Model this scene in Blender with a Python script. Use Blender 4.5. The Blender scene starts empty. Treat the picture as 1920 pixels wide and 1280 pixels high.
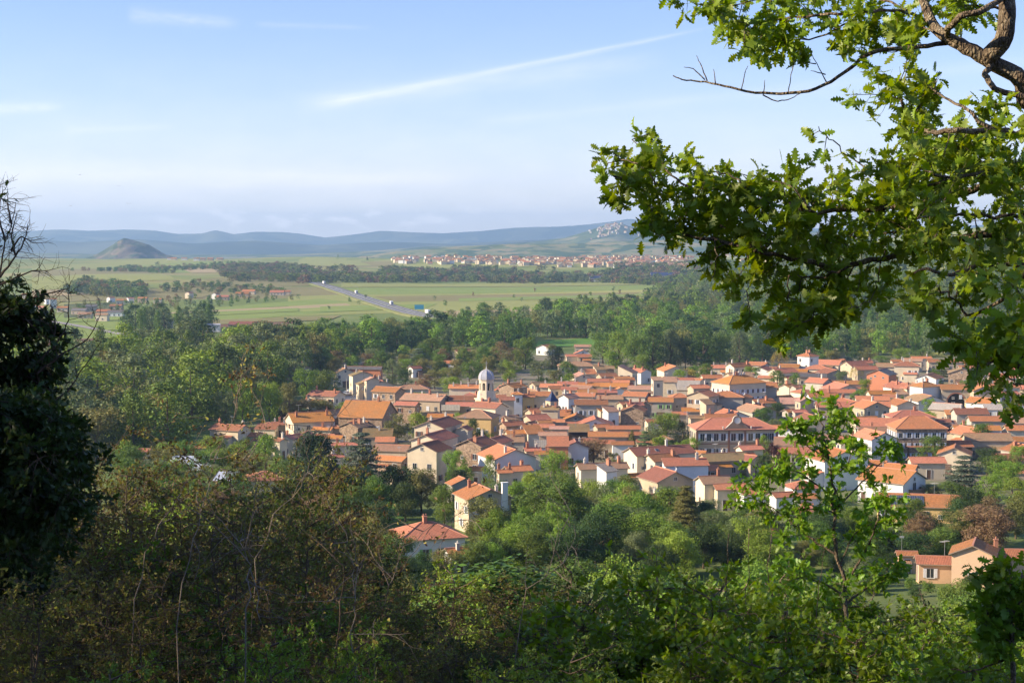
import bpy, math, random
import numpy as np
from mathutils import Vector, Matrix
PI = math.pi
R = math.radians
rnd = random.Random(7)
NP = np.random.default_rng(11)
scene = bpy.context.scene
COL = scene.collection
# ------------------------------------------------------------------ camera model (eye at the origin, looking along +Y)
W0, H0, FPX, HOR = 1920.0, 1280.0, 2955.0, 455.0
PITCH = math.atan((H0/2-HOR)/FPX)
def ray(px, py):
    a = (px-W0/2)/FPX; b = -(py-H0/2)/FPX
    c, s = math.cos(PITCH), math.sin(PITCH)
    return (a, c+b*s, -s+b*c)                      # per unit of camera depth
def proj(x, y, z):
    c, s = math.cos(PITCH), math.sin(PITCH)
    d = y*c - z*s
    v = y*s + z*c
    return W0/2+FPX*x/d, H0/2-FPX*v/d, d
# ------------------------------------------------------------------ terrain
PY = [-400,-60,0,5,10,30,60,90,130,170,250,320,450,760,1500,2450,2700,3000,3400,3800,4300,5000,5600,6800,40000]
PZ = [40,8,-1.7,-2.6,-4.6,-11.5,-20.5,-29,-37.5,-45,-52.5,-56,-59.5,-60.5,-64,-66,-63,-55,-48,-41,-46,-53,-66,-98,-99]
def sstep(a, b, x):
    t = np.clip((x-a)/(b-a), 0, 1); return t*t*(3-2*t)
def zfun(x, y):
    x = np.asarray(x, float); y = np.asarray(y, float)
    z = np.interp(y, PY, PZ)
    z = (z*2 + np.interp(y*0.97-1, PY, PZ) + np.interp(y*1.03+1, PY, PZ))/4
    yy = np.maximum(y, 50.0)
    t = np.clip((x/yy-0.10)/0.22, 0, 1.7)
    z = z + 88*t**0.9*sstep(1000, 2300, y)*(1-sstep(2900, 4200, y))
    far = sstep(900, 2600, y)
    # undulation of the far country and little banks on its edge
    z = z + far*sstep(2400,2800,y)*(1-sstep(5400,6200,y))*(5*np.sin(x/210+1.3)*np.sin(y/260)+3*np.sin(x/95+y/170))
    # low spur coming in from the left of the plain
    z = z + 16*np.exp(-((x+560)/330)**2-((y-2350)/330)**2)
    near = 1-sstep(120, 300, y)
    z = z + near*sstep(3,30,y)*(0.5*np.sin(x/7+y/9)+0.9*np.sin(x/19-y/23+1))
    z = z + near*np.clip(-x-6,0,60)*0.10*sstep(-10,10,y)
    return z
def zf(x, y): return float(zfun(x, y))
_S = np.concatenate([np.linspace(2,60,120), np.geomspace(60,16000,1500)])
def hit(px, py, h=0.0, dmin=2.0):
    """first point of the pixel's ray that lies h metres above the ground"""
    a, b, c = ray(px, py)
    s = _S[_S >= dmin]
    dz = c*s - (zfun(a*s, b*s)+h)
    k = np.nonzero(dz <= 0)[0]
    if len(k) == 0: return None
    k = k[0]
    if k == 0: t = s[0]
    else: t = s[k-1]+(s[k]-s[k-1])*dz[k-1]/(dz[k-1]-dz[k])
    return (a*t, b*t, c*t-h, t)
# ------------------------------------------------------------------ object helpers
def tag(o, label=None, cat=None, group=None, kind=None):
    if label: o['label'] = label
    if cat: o['category'] = cat
    if group: o['group'] = group
    if kind: o['kind'] = kind
    return o
def empty(name, loc=(0,0,0), rz=0.0, s=(1,1,1)):
    o = bpy.data.objects.new(name, None); COL.objects.link(o)
    o.location = loc; o.rotation_euler = (0,0,rz); o.scale = s; o.empty_display_size = 0.3
    return o
def link(name, me, parent=None, loc=(0,0,0), rz=0.0, s=(1,1,1)):
    o = bpy.data.objects.new(name, me); COL.objects.link(o)
    o.location = loc; o.rotation_euler = (0,0,rz); o.scale = s
    if parent is not None: o.parent = parent
    return o
def npmesh(name, V, F, mats=(), mi=None, smooth=False, uv=None):
    """F: (n,k) array of one polygon size or list of such arrays"""
    me = bpy.data.meshes.new(name)
    Fs = F if isinstance(F, list) else [F]
    Fs = [np.asarray(f, np.int32) for f in Fs if len(f)]
    V = np.asarray(V, np.float32)
    me.vertices.add(len(V)); me.vertices.foreach_set('co', V.ravel())
    loops = np.concatenate([f.ravel() for f in Fs])
    tot = np.concatenate([np.full(len(f), f.shape[1], np.int32) for f in Fs])
    st = np.concatenate([[0], np.cumsum(tot)[:-1]]).astype(np.int32)
    me.loops.add(len(loops)); me.loops.foreach_set('vertex_index', loops)
    me.polygons.add(len(tot)); me.polygons.foreach_set('loop_start', st)
    if mi is not None: me.polygons.foreach_set('material_index', np.asarray(mi, np.int32))
    me.polygons.foreach_set('use_smooth', np.full(len(tot), smooth))
    if uv is not None:
        l = me.uv_layers.new(name='UVMap'); l.data.foreach_set('uv', np.asarray(uv, np.float32).ravel())
    for m in mats: me.materials.append(m)
    me.update(calc_edges=True); me.validate()
    return me
class MB:
    """collects polygons with a material index and optional uv, then makes one mesh"""
    def __init__(s): s.v=[]; s.f=[]; s.m=[]; s.uv=[]
    def poly(s, pts, m=0, uv=None):
        n=len(s.v); s.v += [tuple(p) for p in pts]; s.f.append(list(range(n,n+len(pts)))); s.m.append(m)
        s.uv += uv if uv else [(0,0)]*len(pts)
    def box(s, x0,x1,y0,y1,z0,z1, m=0):
        P=[(x0,y0,z0),(x1,y0,z0),(x1,y1,z0),(x0,y1,z0),(x0,y0,z1),(x1,y0,z1),(x1,y1,z1),(x0,y1,z1)]
        for q in ((0,3,2,1),(4,5,6,7),(0,1,5,4),(1,2,6,5),(2,3,7,6),(3,0,4,7)): s.poly([P[i] for i in q], m)
    def frus(s, n, r0, r1, z0, z1, m=0, cx=0, cy=0, ph=0, cap=True):
        a=[(cx+r0*math.cos(ph+2*PI*i/n), cy+r0*math.sin(ph+2*PI*i/n), z0) for i in range(n)]
        b=[(cx+r1*math.cos(ph+2*PI*i/n), cy+r1*math.sin(ph+2*PI*i/n), z1) for i in range(n)]
        for i in range(n): s.poly([a[i],a[(i+1)%n],b[(i+1)%n],b[i]], m)
        if cap: s.poly(a[::-1], m); s.poly(b, m)
    def mesh(s, name, mats, smooth=False):
        me=bpy.data.meshes.new(name); me.from_pydata(s.v, [], s.f)
        l=me.uv_layers.new(name='UVMap'); l.data.foreach_set('uv', np.array(s.uv,np.float32).ravel())
        for m in mats: me.materials.append(m)
        me.polygons.foreach_set('material_index', s.m)
        if smooth: me.polygons.foreach_set('use_smooth', [True]*len(s.f))
        me.update(); return me
def tube_np(P, rad, n=5):
    """tube along the points P with radii; returns V, F"""
    P=np.asarray(P,float); k=len(P); rad=np.asarray(rad,float)
    T=np.gradient(P,axis=0); T/=np.linalg.norm(T,axis=1)[:,None]+1e-9
    up=np.array([0.31,0.17,0.93]); A=np.cross(T,up); A/=np.linalg.norm(A,axis=1)[:,None]+1e-9
    B=np.cross(T,A); th=2*PI*np.arange(n)/n
    V=(P[:,None,:]+rad[:,None,None]*(A[:,None,:]*np.cos(th)[None,:,None]+B[:,None,:]*np.sin(th)[None,:,None])).reshape(-1,3)
    i=np.arange(k-1)[:,None]*n+np.arange(n)[None,:]; j=np.arange(k-1)[:,None]*n+(np.arange(n)[None,:]+1)%n
    F=np.stack([i,j,j+n,i+n],-1).reshape(-1,4)
    return V,F
def join_np(parts):
    V=[];F=[];o=0
    for v,f in parts: V.append(v);F.append(np.asarray(f)+o);o+=len(v)
    return np.concatenate(V),np.concatenate(F)
# ------------------------------------------------------------------ materials
def srgb(r,g,b):
    return tuple(((c/255)/12.92 if c/255<=0.04045 else ((c/255+0.055)/1.055)**2.4) for c in (r,g,b))
class NT:
    def __init__(s, name):
        s.m=bpy.data.materials.new(name); s.m.use_nodes=True; s.t=s.m.node_tree; s.t.nodes.clear()
        s.out=s.n('ShaderNodeOutputMaterial')
    def n(s, ty, **kw):
        x=s.t.nodes.new(ty)
        for k,v in kw.items(): setattr(x,k,v)
        return x
    def l(s,a,b): s.t.links.new(a,b)
    def noise(s, scale, vec=None, detail=4, rough=0.6):
        x=s.n('ShaderNodeTexNoise'); x.inputs['Scale'].default_value=scale; x.inputs['Detail'].default_value=detail; x.inputs['Roughness'].default_value=rough
        if vec is not None: s.l(vec,x.inputs['Vector'])
        return x.outputs['Fac']
    def math(s, op, a, b=None, clamp=False):
        x=s.n('ShaderNodeMath',operation=op); x.use_clamp=clamp
        for i,v in enumerate((a,b)):
            if v is None: continue
            if isinstance(v,(int,float)): x.inputs[i].default_value=v
            else: s.l(v,x.inputs[i])
        return x.outputs[0]
    def ramp(s, fac, stops):
        x=s.n('ShaderNodeValToRGB'); e=x.color_ramp.elements
        while len(e)<len(stops): e.new(0.5)
        for i,(p,c) in enumerate(stops): e[i].position=p; e[i].color=(*c,1)
        s.l(fac,x.inputs[0]); return x.outputs[0]
    def mix(s, fac, a, b, mode='MIX'):
        x=s.n('ShaderNodeMix',data_type='RGBA',blend_type=mode)
        for i,v in ((0,fac),(6,a),(7,b)):
            if isinstance(v,(int,float)): x.inputs[i].default_value=v
            elif isinstance(v,tuple): x.inputs[i].default_value=(*v,1)
            else: s.l(v,x.inputs[i])
        return x.outputs[2]
    def hsv(s, col, h=0.5, sa=1.0, v=1.0):
        x=s.n('ShaderNodeHueSaturation')
        for i,w in ((0,h),(1,sa),(2,v)):
            if isinstance(w,(int,float)): x.inputs[i].default_value=w
            else: s.l(w,x.inputs[i])
        if isinstance(col,tuple): x.inputs[4].default_value=(*col,1)
        else: s.l(col,x.inputs[4])
        return x.outputs[0]
    def bsdf(s, col, rough=0.9, spec=0.3, normal=None, metal=0.0):
        b=s.n('ShaderNodeBsdfPrincipled'); b.inputs['Roughness'].default_value=rough; b.inputs['Specular IOR Level'].default_value=spec; b.inputs['Metallic'].default_value=metal
        if isinstance(col,tuple): b.inputs['Base Color'].default_value=(*col,1)
        else: s.l(col,b.inputs['Base Color'])
        if normal is not None: s.l(normal,b.inputs['Normal'])
        return b.outputs[0]
    def bump(s, h, dist=0.05, strength=0.6):
        b=s.n('ShaderNodeBump'); b.inputs['Distance'].default_value=dist; b.inputs['Strength'].default_value=strength; s.l(h,b.inputs['Height']); return b.outputs[0]
    def done(s, sh): s.l(sh,s.out.inputs['Surface']); return s.m
    def obj(s): return s.n('ShaderNodeTexCoord').outputs['Object']
    def orand(s): return s.n('ShaderNodeObjectInfo').outputs['Random']
def simple(name, col, rough=0.85, nscale=1.2, amt=0.25, metal=0.0, spec=0.3):
    t=NT(name); f=t.noise(nscale,t.obj())
    v=t.math('ADD', t.math('MULTIPLY',f,2*amt), 1-amt)
    return t.done(t.bsdf(t.hsv(col,v=v),rough,spec,metal=metal))
def leafmat(name, col, trans=0.22, hue=0.03, val=0.45, rough=0.55, spec=0.25):
    t=NT(name)
    rp=t.n('ShaderNodeNewGeometry').outputs['Random Per Island']
    wn=t.n('ShaderNodeTexWhiteNoise',noise_dimensions='1D'); t.l(t.orand(),wn.inputs['W'])
    h=t.math('ADD', t.math('MULTIPLY',t.orand(),hue*1.2), t.math('MULTIPLY',rp,hue)); h=t.math('ADD',h,0.5-hue*1.1)
    v=t.math('ADD', t.math('MULTIPLY',rp,val), t.math('MULTIPLY',wn.outputs['Value'],0.35)); v=t.math('ADD',v,1-val/2-0.175)
    big=t.noise(0.55,t.obj(),2); v=t.math('MULTIPLY',v,t.math('ADD',t.math('MULTIPLY',big,0.5),0.75))
    c=t.hsv(col,h=h,v=v)
    b=t.bsdf(c,rough,spec)
    tr=t.n('ShaderNodeBsdfTranslucent'); t.l(t.hsv(c,h=0.485,sa=1.1,v=1.25),tr.inputs['Color'])
    m=t.n('ShaderNodeMixShader'); m.inputs[0].default_value=trans; t.l(b,m.inputs[1]); t.l(tr.outputs[0],m.inputs[2])
    return t.done(m.outputs[0])
def roofmat(name, col, patch=(0.10,0.07,0.05), amt=0.5, sat=1.0, band=0.24):
    t=NT(name); uv=t.n('ShaderNodeTexCoord').outputs['UV']
    sp=t.n('ShaderNodeSeparateXYZ'); t.l(uv,sp.inputs[0])
    wave=t.math('SINE', t.math('MULTIPLY',sp.outputs[0],2*PI/band))
    w01=t.math('ADD',t.math('MULTIPLY',wave,0.5),0.5)
    course=t.math('FRACT',t.math('DIVIDE',sp.outputs[1],0.36))
    o=t.obj(); n1=t.noise(0.35,o,5,0.7); n2=t.noise(2.2,o,3); rn=t.orand()
    wn=t.n('ShaderNodeTexWhiteNoise',noise_dimensions='1D'); t.l(rn,wn.inputs['W'])
    vor=t.n('ShaderNodeTexVoronoi'); vor.inputs['Scale'].default_value=3.2; t.l(uv,vor.inputs['Vector'])
    f=t.math('MULTIPLY',t.math('ADD',n1,t.math('MULTIPLY',wn.outputs[0],0.42)),amt*1.5)
    f=t.math('MULTIPLY',t.math('SUBTRACT',f,amt*0.75,True),1.7,True)
    c=t.mix(f,col,patch)
    sx=t.n('ShaderNodeSeparateColor'); t.l(vor.outputs['Color'],sx.inputs[0])
    v=t.math('ADD',t.math('MULTIPLY',n2,0.5),0.62); v=t.math('ADD',v,t.math('MULTIPLY',sx.outputs[0],0.22)); v=t.math('MULTIPLY',v,t.math('ADD',t.math('MULTIPLY',w01,0.35),0.72))
    v=t.math('MULTIPLY',v,t.math('ADD',t.math('MULTIPLY',rn,0.42),0.80)); v=t.math('MULTIPLY',v,t.math('ADD',t.math('MULTIPLY',course,0.14),0.92))
    c=t.hsv(c,h=t.math('ADD',t.math('MULTIPLY',wn.outputs[0],0.024),0.499),v=v,sa=t.math('ADD',t.math('MULTIPLY',wn.outputs[0],0.2),0.88))
    hgt=t.math('ADD',w01,t.math('MULTIPLY',course,0.35))
    return t.done(t.bsdf(c,0.85,0.25,t.bump(hgt,0.06,0.5)))
def wallmat(name, col, dirt=(0.16,0.13,0.10), amt=0.3, stone=False):
    t=NT(name); o=t.obj(); n1=t.noise(0.5,o,5,0.65); n2=t.noise(4,o,3); rn=t.orand()
    f=t.math('MULTIPLY',t.math('SUBTRACT',n1,0.42,True),amt*3,True)
    c=t.mix(f,col,dirt)
    if stone:
        vo=t.n('ShaderNodeTexVoronoi'); vo.inputs['Scale'].default_value=2.6; t.l(o,vo.inputs['Vector'])
        sx=t.n('ShaderNodeSeparateColor'); t.l(vo.outputs['Color'],sx.inputs[0])
        c=t.hsv(c,v=t.math('ADD',t.math('MULTIPLY',sx.outputs[0],0.7),0.6))
    v=t.math('ADD',t.math('MULTIPLY',n2,0.22),0.87); v=t.math('MULTIPLY',v,t.math('ADD',t.math('MULTIPLY',rn,0.2),0.88))
    return t.done(t.bsdf(t.hsv(c,v=v),0.92,0.2,t.bump(n2,0.02,0.4)))
ROOF={'O':roofmat('roof_tile_orange',(0.62,0.19,0.08),(0.42,0.20,0.12),0.35),
 'R':roofmat('roof_tile_red',(0.56,0.165,0.080),(0.33,0.17,0.105),0.5),
 'D':roofmat('roof_tile_dark_red',(0.37,0.12,0.075),(0.25,0.13,0.09),0.45),
 'B':roofmat('roof_tile_weathered_brown',(0.40,0.20,0.11),(0.25,0.19,0.11),0.7),
 'P':roofmat('roof_tile_pinkish',(0.52,0.25,0.17),(0.34,0.22,0.15),0.6),
 'G':roofmat('roof_slate_grey',(0.15,0.145,0.15),(0.20,0.18,0.16),0.5,band=0.5),
 'L':roofmat('roof_fibre_cement',(0.42,0.36,0.30),(0.28,0.24,0.19),0.5,band=0.5),
 'M':simple('roof_sheet_metal',(0.42,0.45,0.52),0.5,0.6,0.12),
 'S':simple('roof_slate_blue',(0.035,0.05,0.11),0.5,3,0.3,spec=0.4)}
WALL={'c':wallmat('wall_cream_render',(0.73,0.61,0.44),amt=0.22),
 'w':wallmat('wall_white_render',(0.78,0.76,0.72),(0.5,0.46,0.4),0.22),
 't':wallmat('wall_tan_render',(0.53,0.425,0.30),amt=0.3),
 'g':wallmat('wall_grey_render',(0.47,0.42,0.35),amt=0.3),
 'y':wallmat('wall_ochre_render',(0.66,0.45,0.20),amt=0.2),
 's':wallmat('wall_rubble_stone',(0.38,0.27,0.185),(0.2,0.14,0.1),0.45,True),
 'p':wallmat('wall_salmon_brick',(0.58,0.235,0.13),(0.4,0.16,0.1),0.35),
 'e':wallmat('wall_peach_render',(0.70,0.47,0.30),amt=0.12),
 'k':wallmat('wall_open_front_shade',(0.07,0.05,0.04),(0.03,0.02,0.02),0.5)}  # last entry: solid dark wall, its colour stands for shade inside open sheds
M_GLASS=simple('window_glass',(0.035,0.04,0.05),0.15,2,0.3,spec=0.6)
M_FRAME=simple('window_frame_paint',(0.60,0.58,0.54),0.6)
M_SHW=simple('shutter_white',(0.66,0.67,0.70),0.7); M_SHG=simple('shutter_green',(0.30,0.50,0.20),0.7)
M_SHY=simple('shutter_yellow',(0.72,0.50,0.12),0.7); M_SHO=simple('shutter_orange',(0.62,0.30,0.06),0.7); M_SHB=simple('shutter_brown',(0.20,0.10,0.06),0.7)
M_DOOR=simple('door_wood',(0.12,0.07,0.045),0.7)
M_CHIM=wallmat('chimney_brick',(0.46,0.21,0.13),amt=0.5); M_CHIMW=wallmat('chimney_render',(0.62,0.56,0.48),amt=0.3)
M_RIDGE=simple('ridge_tile',(0.52,0.24,0.15),0.85)
M_FASCIA=simple('eave_board',(0.30,0.23,0.18),0.8)
M_METAL=simple('galvanised_metal',(0.5,0.5,0.5),0.45,2,0.15,metal=0.6)
M_CONC=simple('pole_concrete',(0.42,0.38,0.33),0.9)
M_STONE=WALL['s']
M_BARK=simple('bark',(0.12,0.085,0.06),0.95,6,0.45)
M_BARKL=simple('bark_pale_twig',(0.24,0.19,0.14),0.9,8,0.3)
M_TWIG=simple('bark_thorn_twig',(0.12,0.085,0.055),0.9,8,0.35)
def bark_rough():
    t=NT('bark_oak_lichen'); o=t.obj(); n1=t.noise(14,o,6,0.75); n2=t.noise(50,o,3)
    vo=t.n('ShaderNodeTexVoronoi',feature='DISTANCE_TO_EDGE'); vo.inputs['Scale'].default_value=60; mp_=t.n('ShaderNodeMapping'); mp_.inputs['Scale'].default_value=(1,.8,.45); mp_.inputs['Rotation'].default_value=(0,.7,0); t.l(o,mp_.inputs[0]); t.l(mp_.outputs[0],vo.inputs['Vector'])
    c=t.ramp(n1,[(0.35,(0.07,0.05,0.035)),(0.52,(0.22,0.165,0.11)),(0.68,(0.40,0.34,0.23))])
    c=t.mix(t.math('MULTIPLY',t.math('LESS_THAN',vo.outputs[0],0.05),n2),c,(0.05,0.036,0.026))
    return t.done(t.bsdf(c,0.95,0.1,t.bump(t.math('ADD',n2,t.math('MULTIPLY',vo.outputs[0],1.5)),0.02,1.0)))
M_OAKBARK=bark_rough()
LEAF={'bright':leafmat('leaf_bright_green',(0.207,0.302,0.035)),
 'mid':leafmat('leaf_mid_green',(0.128,0.196,0.030)),
 'dark':leafmat('leaf_dark_green',(0.059,0.099,0.024),0.25),
 'olive':leafmat('leaf_olive',(0.207,0.202,0.055)),
 'grey':leafmat('leaf_grey_green',(0.171,0.213,0.080)),
 'brown':leafmat('leaf_brownish',(0.232,0.162,0.075)),
 'purple':leafmat('leaf_purple',(0.055,0.020,0.018),0.2),
 'yellow':leafmat('leaf_yellow',(0.366,0.302,0.060)),
 'blue':leafmat('leaf_blue_cedar',(0.116,0.151,0.095),0.15),
 'pine':leafmat('leaf_pine_dark',(0.030,0.050,0.018),0.12),
 'oak':leafmat('leaf_oak_green',(0.18,0.285,0.026),0.45,0.03,0.5,0.42,0.42),
 'thorn':leafmat('leaf_thorn_olive',(0.19,0.178,0.042),0.4,0.06,0.7),
 'rust':leafmat('leaf_thorn_rust',(0.17,0.115,0.05),0.35,0.03,0.6)}
HAZE=0.000078; EXPO=0.92
# ================================================================== SETTING
def ground_material():
    t=NT('ground_grass_soil'); o=t.obj()
    at=t.n('ShaderNodeVertexColor'); at.layer_name='zone'
    sp=t.n('ShaderNodeSeparateColor'); t.l(at.outputs['Color'],sp.inputs[0])
    n1=t.noise(0.02,o,6,0.7); n2=t.noise(0.9,o,4,0.7); n3=t.noise(0.004,o,3)
    grass=t.ramp(n1,[(0.35,(0.085,0.125,0.035)),(0.5,(0.14,0.185,0.055)),(0.65,(0.22,0.22,0.085))])
    plain=t.ramp(n3,[(0.40,(0.17,0.215,0.055)),(0.52,(0.24,0.265,0.075)),(0.62,(0.31,0.28,0.10))])
    town=t.ramp(n1,[(0.35,(0.15,0.155,0.07)),(0.5,(0.25,0.21,0.16)),(0.62,(0.14,0.17,0.06))])
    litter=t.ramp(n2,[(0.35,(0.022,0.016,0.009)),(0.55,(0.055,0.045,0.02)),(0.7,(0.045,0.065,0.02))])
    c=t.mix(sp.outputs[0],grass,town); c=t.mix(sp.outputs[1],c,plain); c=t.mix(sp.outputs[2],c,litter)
    c=t.hsv(c,v=t.math('ADD',t.math('MULTIPLY',n2,0.5),0.75))
    return t.done(t.bsdf(c,0.95,0.1))
def build_ground():
    ang=np.concatenate([np.linspace(-75,-21,14)[:-1],np.linspace(-21,21,361),np.linspace(21,75,14)[1:]])*PI/180
    ys=np.concatenate([np.array([-60.,-30,-12,-5]),np.linspace(0,40,21)[:-1],np.geomspace(40,400,46)[:-1],np.geomspace(400,2000,80)[:-1],np.geomspace(2000,7000,110)[:-1],np.geomspace(7000,15000,14)])
    Y,A=np.meshgrid(ys,ang,indexing='ij')
    X=np.tan(A)*np.maximum(Y,8)+ (A/1.3)*60*(Y<60)*(1-np.clip(Y/60,0,1))
    X=np.clip(X,-5800,5800)
    Z=zfun(X,Y); n,m=X.shape
    V=np.stack([X,Y,Z],-1).reshape(-1,3)
    i=(np.arange(n-1)[:,None]*m+np.arange(m-1)[None,:]).ravel()
    F=np.stack([i,i+1,i+m+1,i+m],-1)
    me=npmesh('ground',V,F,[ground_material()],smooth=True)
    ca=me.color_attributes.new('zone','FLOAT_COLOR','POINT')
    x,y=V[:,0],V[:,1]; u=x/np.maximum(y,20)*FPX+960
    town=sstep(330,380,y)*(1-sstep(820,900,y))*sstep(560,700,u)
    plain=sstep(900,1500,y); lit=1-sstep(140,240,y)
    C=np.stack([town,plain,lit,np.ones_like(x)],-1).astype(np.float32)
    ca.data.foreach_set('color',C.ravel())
    tag(link('ground',me),kind='structure')
build_ground()
def fieldmat(name,c1,c2,row=3.0,ang=0.0):
    t=NT(name); o=t.obj(); n=t.noise(0.012,o,5,0.65); n2=t.noise(0.12,o,3)
    c=t.mix(t.math('MULTIPLY',t.math('SUBTRACT',n,0.3,True),2.2,True),c1,c2)
    mp=t.n('ShaderNodeMapping'); t.l(o,mp.inputs[0]); mp.inputs['Rotation'].default_value=(0,0,ang); mp.inputs['Scale'].default_value=(0.004,0.09,1)
    st=t.noise(1.0,mp.outputs[0],3)
    v=t.math('ADD',t.math('MULTIPLY',st,0.5),0.6); v=t.math('ADD',v,t.math('MULTIPLY',n2,0.3))
    return t.done(t.bsdf(t.hsv(c,v=v),0.95,0.1))
FM={'g1':fieldmat('field_wheat_green',(0.20,0.27,0.06),(0.26,0.30,0.08)),
 'g2':fieldmat('field_meadow_green',(0.27,0.29,0.08),(0.32,0.32,0.10)),
 'g3':fieldmat('field_lush_green',(0.10,0.22,0.04),(0.14,0.25,0.055)),
 'ol':fieldmat('field_olive_fallow',(0.22,0.20,0.075),(0.28,0.24,0.10)),
 'br':fieldmat('field_ploughed_brown',(0.19,0.10,0.062),(0.235,0.13,0.08)),
 'ta':fieldmat('field_dry_tan',(0.42,0.32,0.17),(0.36,0.29,0.15)),
 'ye':fieldmat('field_yellow_crop',(0.38,0.36,0.10),(0.33,0.32,0.11)),
 'dk':fieldmat('field_dark_scrub',(0.10,0.12,0.045),(0.14,0.15,0.06)),
 'as':fieldmat('asphalt_grey',(0.17,0.165,0.17),(0.21,0.20,0.20)),
 'pv':fieldmat('paving_pale',(0.34,0.31,0.28),(0.28,0.26,0.24)),
 'mk':simple('road_marking_white',(0.7,0.7,0.7),0.7)}
_lift=[0.0]
def field(name,q,mat,nu=28,nv=8,lift=None):
    """q: four picture points of the field on the ground (far-left, far-right, near-right, near-left) unprojected onto the terrain"""
    if lift is None:
        _lift[0]+=0.012; lift=0.12+_lift[0]
    P=[np.array(hit(*p)[:2]) for p in q]
    u=np.linspace(0,1,nu)[None,:,None]; v=np.linspace(0,1,nv)[:,None,None]
    G=(P[0]*(1-u)+P[1]*u)*(1-v)+(P[3]*(1-u)+P[2]*u)*v
    # a slightly wavering border
    Z=zfun(G[...,0],G[...,1])+lift
    V=np.concatenate([G,Z[...,None]],-1).reshape(-1,3)
    i=(np.arange(nv-1)[:,None]*nu+np.arange(nu-1)[None,:]).ravel()
    me=npmesh(name,V,np.stack([i,i+nu,i+nu+1,i+1],-1),[FM[mat]],smooth=True)
    return tag(link(name,me),kind='structure')
for q,m in [
 (((60,548),(640,538),(640,558),(60,566)),'ol'),
 (((540,556),(1240,535),(1240,575),(540,592)),'g2'),
 (((90,592),(640,571),(720,578),(90,628)),'g1'),
 (((260,588),(600,560),(660,566),(240,592)),'g1'),
 (((270,588),(650,569),(660,574),(270,592)),'ta'),
 (((80,612),(240,628),(240,640),(80,640)),'g1'),
 (((85,638),(240,632),(240,640),(85,649)),'br'),
 (((330,612),(560,600),(560,606),(330,620)),'br'),
 (((640,540),(1240,534),(1240,545),(660,553)),'g1'),
 (((900,552),(1230,543),(1235,547),(900,557)),'ye'),
 (((700,556),(1200,548),(1180,560),(740,566)),'ol'),
 (((700,568),(1190,559),(1100,578),(740,588)),'g2'),
 (((830,584),(1080,577),(1080,586),(850,596)),'ta'),
 (((1010,640),(1170,630),(1170,646),(1000,653)),'g3'),
 (((1080,625),(1180,622),(1180,630),(1070,632)),'ol'),
 (((1680,664),(1800,660),(1810,668),(1680,672)),'g2'),
 (((60,530),(240,520),(260,534),(60,545)),'g2'),
 (((60,545),(170,541),(170,553),(60,556)),'ta'),
 (((270,545),(400,528),(560,540),(420,556)),'ol'),
 (((380,524),(560,518),(580,536),(430,540)),'ol'),
 (((60,497),(420,487),(420,497),(60,508)),'g2'),
 (((200,500),(480,491),(540,500),(240,512)),'g1'),
 (((560,487),(760,483),(760,492),(560,498)),'g2'),
 (((600,492),(730,490),(740,497),(600,500)),'ol'),
 (((60,508),(260,503),(300,516),(60,520)),'ol'),
 (((120,571),(230,566),(230,592),(120,596)),'dk'),
 (((60,600),(560,578),(560,584),(60,608)),'g1'),(((600,575),(820,570),(800,578),(600,586)),'g1'),(((300,604),(640,592),(620,600),(300,614)),'ol'),
 (((860,560),(1230,551),(1230,556),(860,566)),'g1'),(((640,531),(1240,527),(1240,533),(640,539)),'g2'),(((60,520),(300,514),(330,526),(60,532)),'g2'),
 (((330,503),(560,498),(600,504),(360,512)),'ta'),(((760,496),(1240,498),(1240,503),(760,503)),'g2'),(((100,560),(400,551),(380,558),(100,567)),'ol'),
 ]:
    field('field',q,m)
# gardens, lawns and streets of the village
for q,m in [(((690,930),(760,925),(760,975),(690,985)),'g3'),(((1395,868),(1480,864),(1500,890),(1400,892)),'g3'),(((640,735),(700,738),(690,762),(620,765)),'pv'),
 (((1320,905),(1345,905),(1345,925),(1300,925)),'pv'),(((1735,760),(1900,755),(1900,772),(1735,770)),'g3'),(((1600,915),(1660,915),(1660,940),(1590,940)),'g3'),
 (((1035,985),(1160,985),(1160,1015),(1030,1015)),'as'),(((1300,882),(1345,884),(1340,905),(1290,900)),'g3'),(((1225,725),(1262,728),(1255,742),(1225,740)),'g3')]:
    field('lawn' if m=='g3' else 'paving',q,m,12,5,0.05+_lift[0]*0.1)
def ribbon(name,pts,w,mat,lift,off=0.0,n=60,minh=0.0,deck=None):
    P=[np.array(hit(*p)[:2]) for p in pts]
    d=np.concatenate([[0],np.cumsum([np.linalg.norm(P[i+1]-P[i]) for i in range(len(P)-1)])]); s=np.linspace(0,d[-1],n)
    X=np.interp(s,d,[p[0] for p in P]); Y=np.interp(s,d,[p[1] for p in P])
    T=np.stack([np.gradient(X),np.gradient(Y)],-1); T/=np.linalg.norm(T,axis=1)[:,None]; N=np.stack([-T[:,1],T[:,0]],-1)
    C=np.stack([X,Y],-1)+N*off; A=C+N*w/2; B=C-N*w/2
    Zc=zfun(C[:,0],C[:,1])+lift; h=deck if deck else 0.0
    V=[];F=[]
    for k in range(n):
        V+=[(*A[k],Zc[k]+h),(*B[k],Zc[k]+h)]
        if deck: V+=[(*(A[k]+N[k]*h*1.6),Zc[k]-0.6),(*(B[k]-N[k]*h*1.6),Zc[k]-0.6)]
    st=4 if deck else 2
    for k in range(n-1):
        a=k*st;b=a+st
        F.append((a,a+1,b+1,b))
        if deck: F+= [(a+2,a,b,b+2),(a+1,a+3,b+3,b+1)]
    me=npmesh(name,V,np.array(F),[mat]); return tag(link(name,me),kind='structure'),C,Zc+h,T
EMB=fieldmat('embankment_grass',(0.15,0.17,0.06),(0.2,0.19,0.08))
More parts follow.
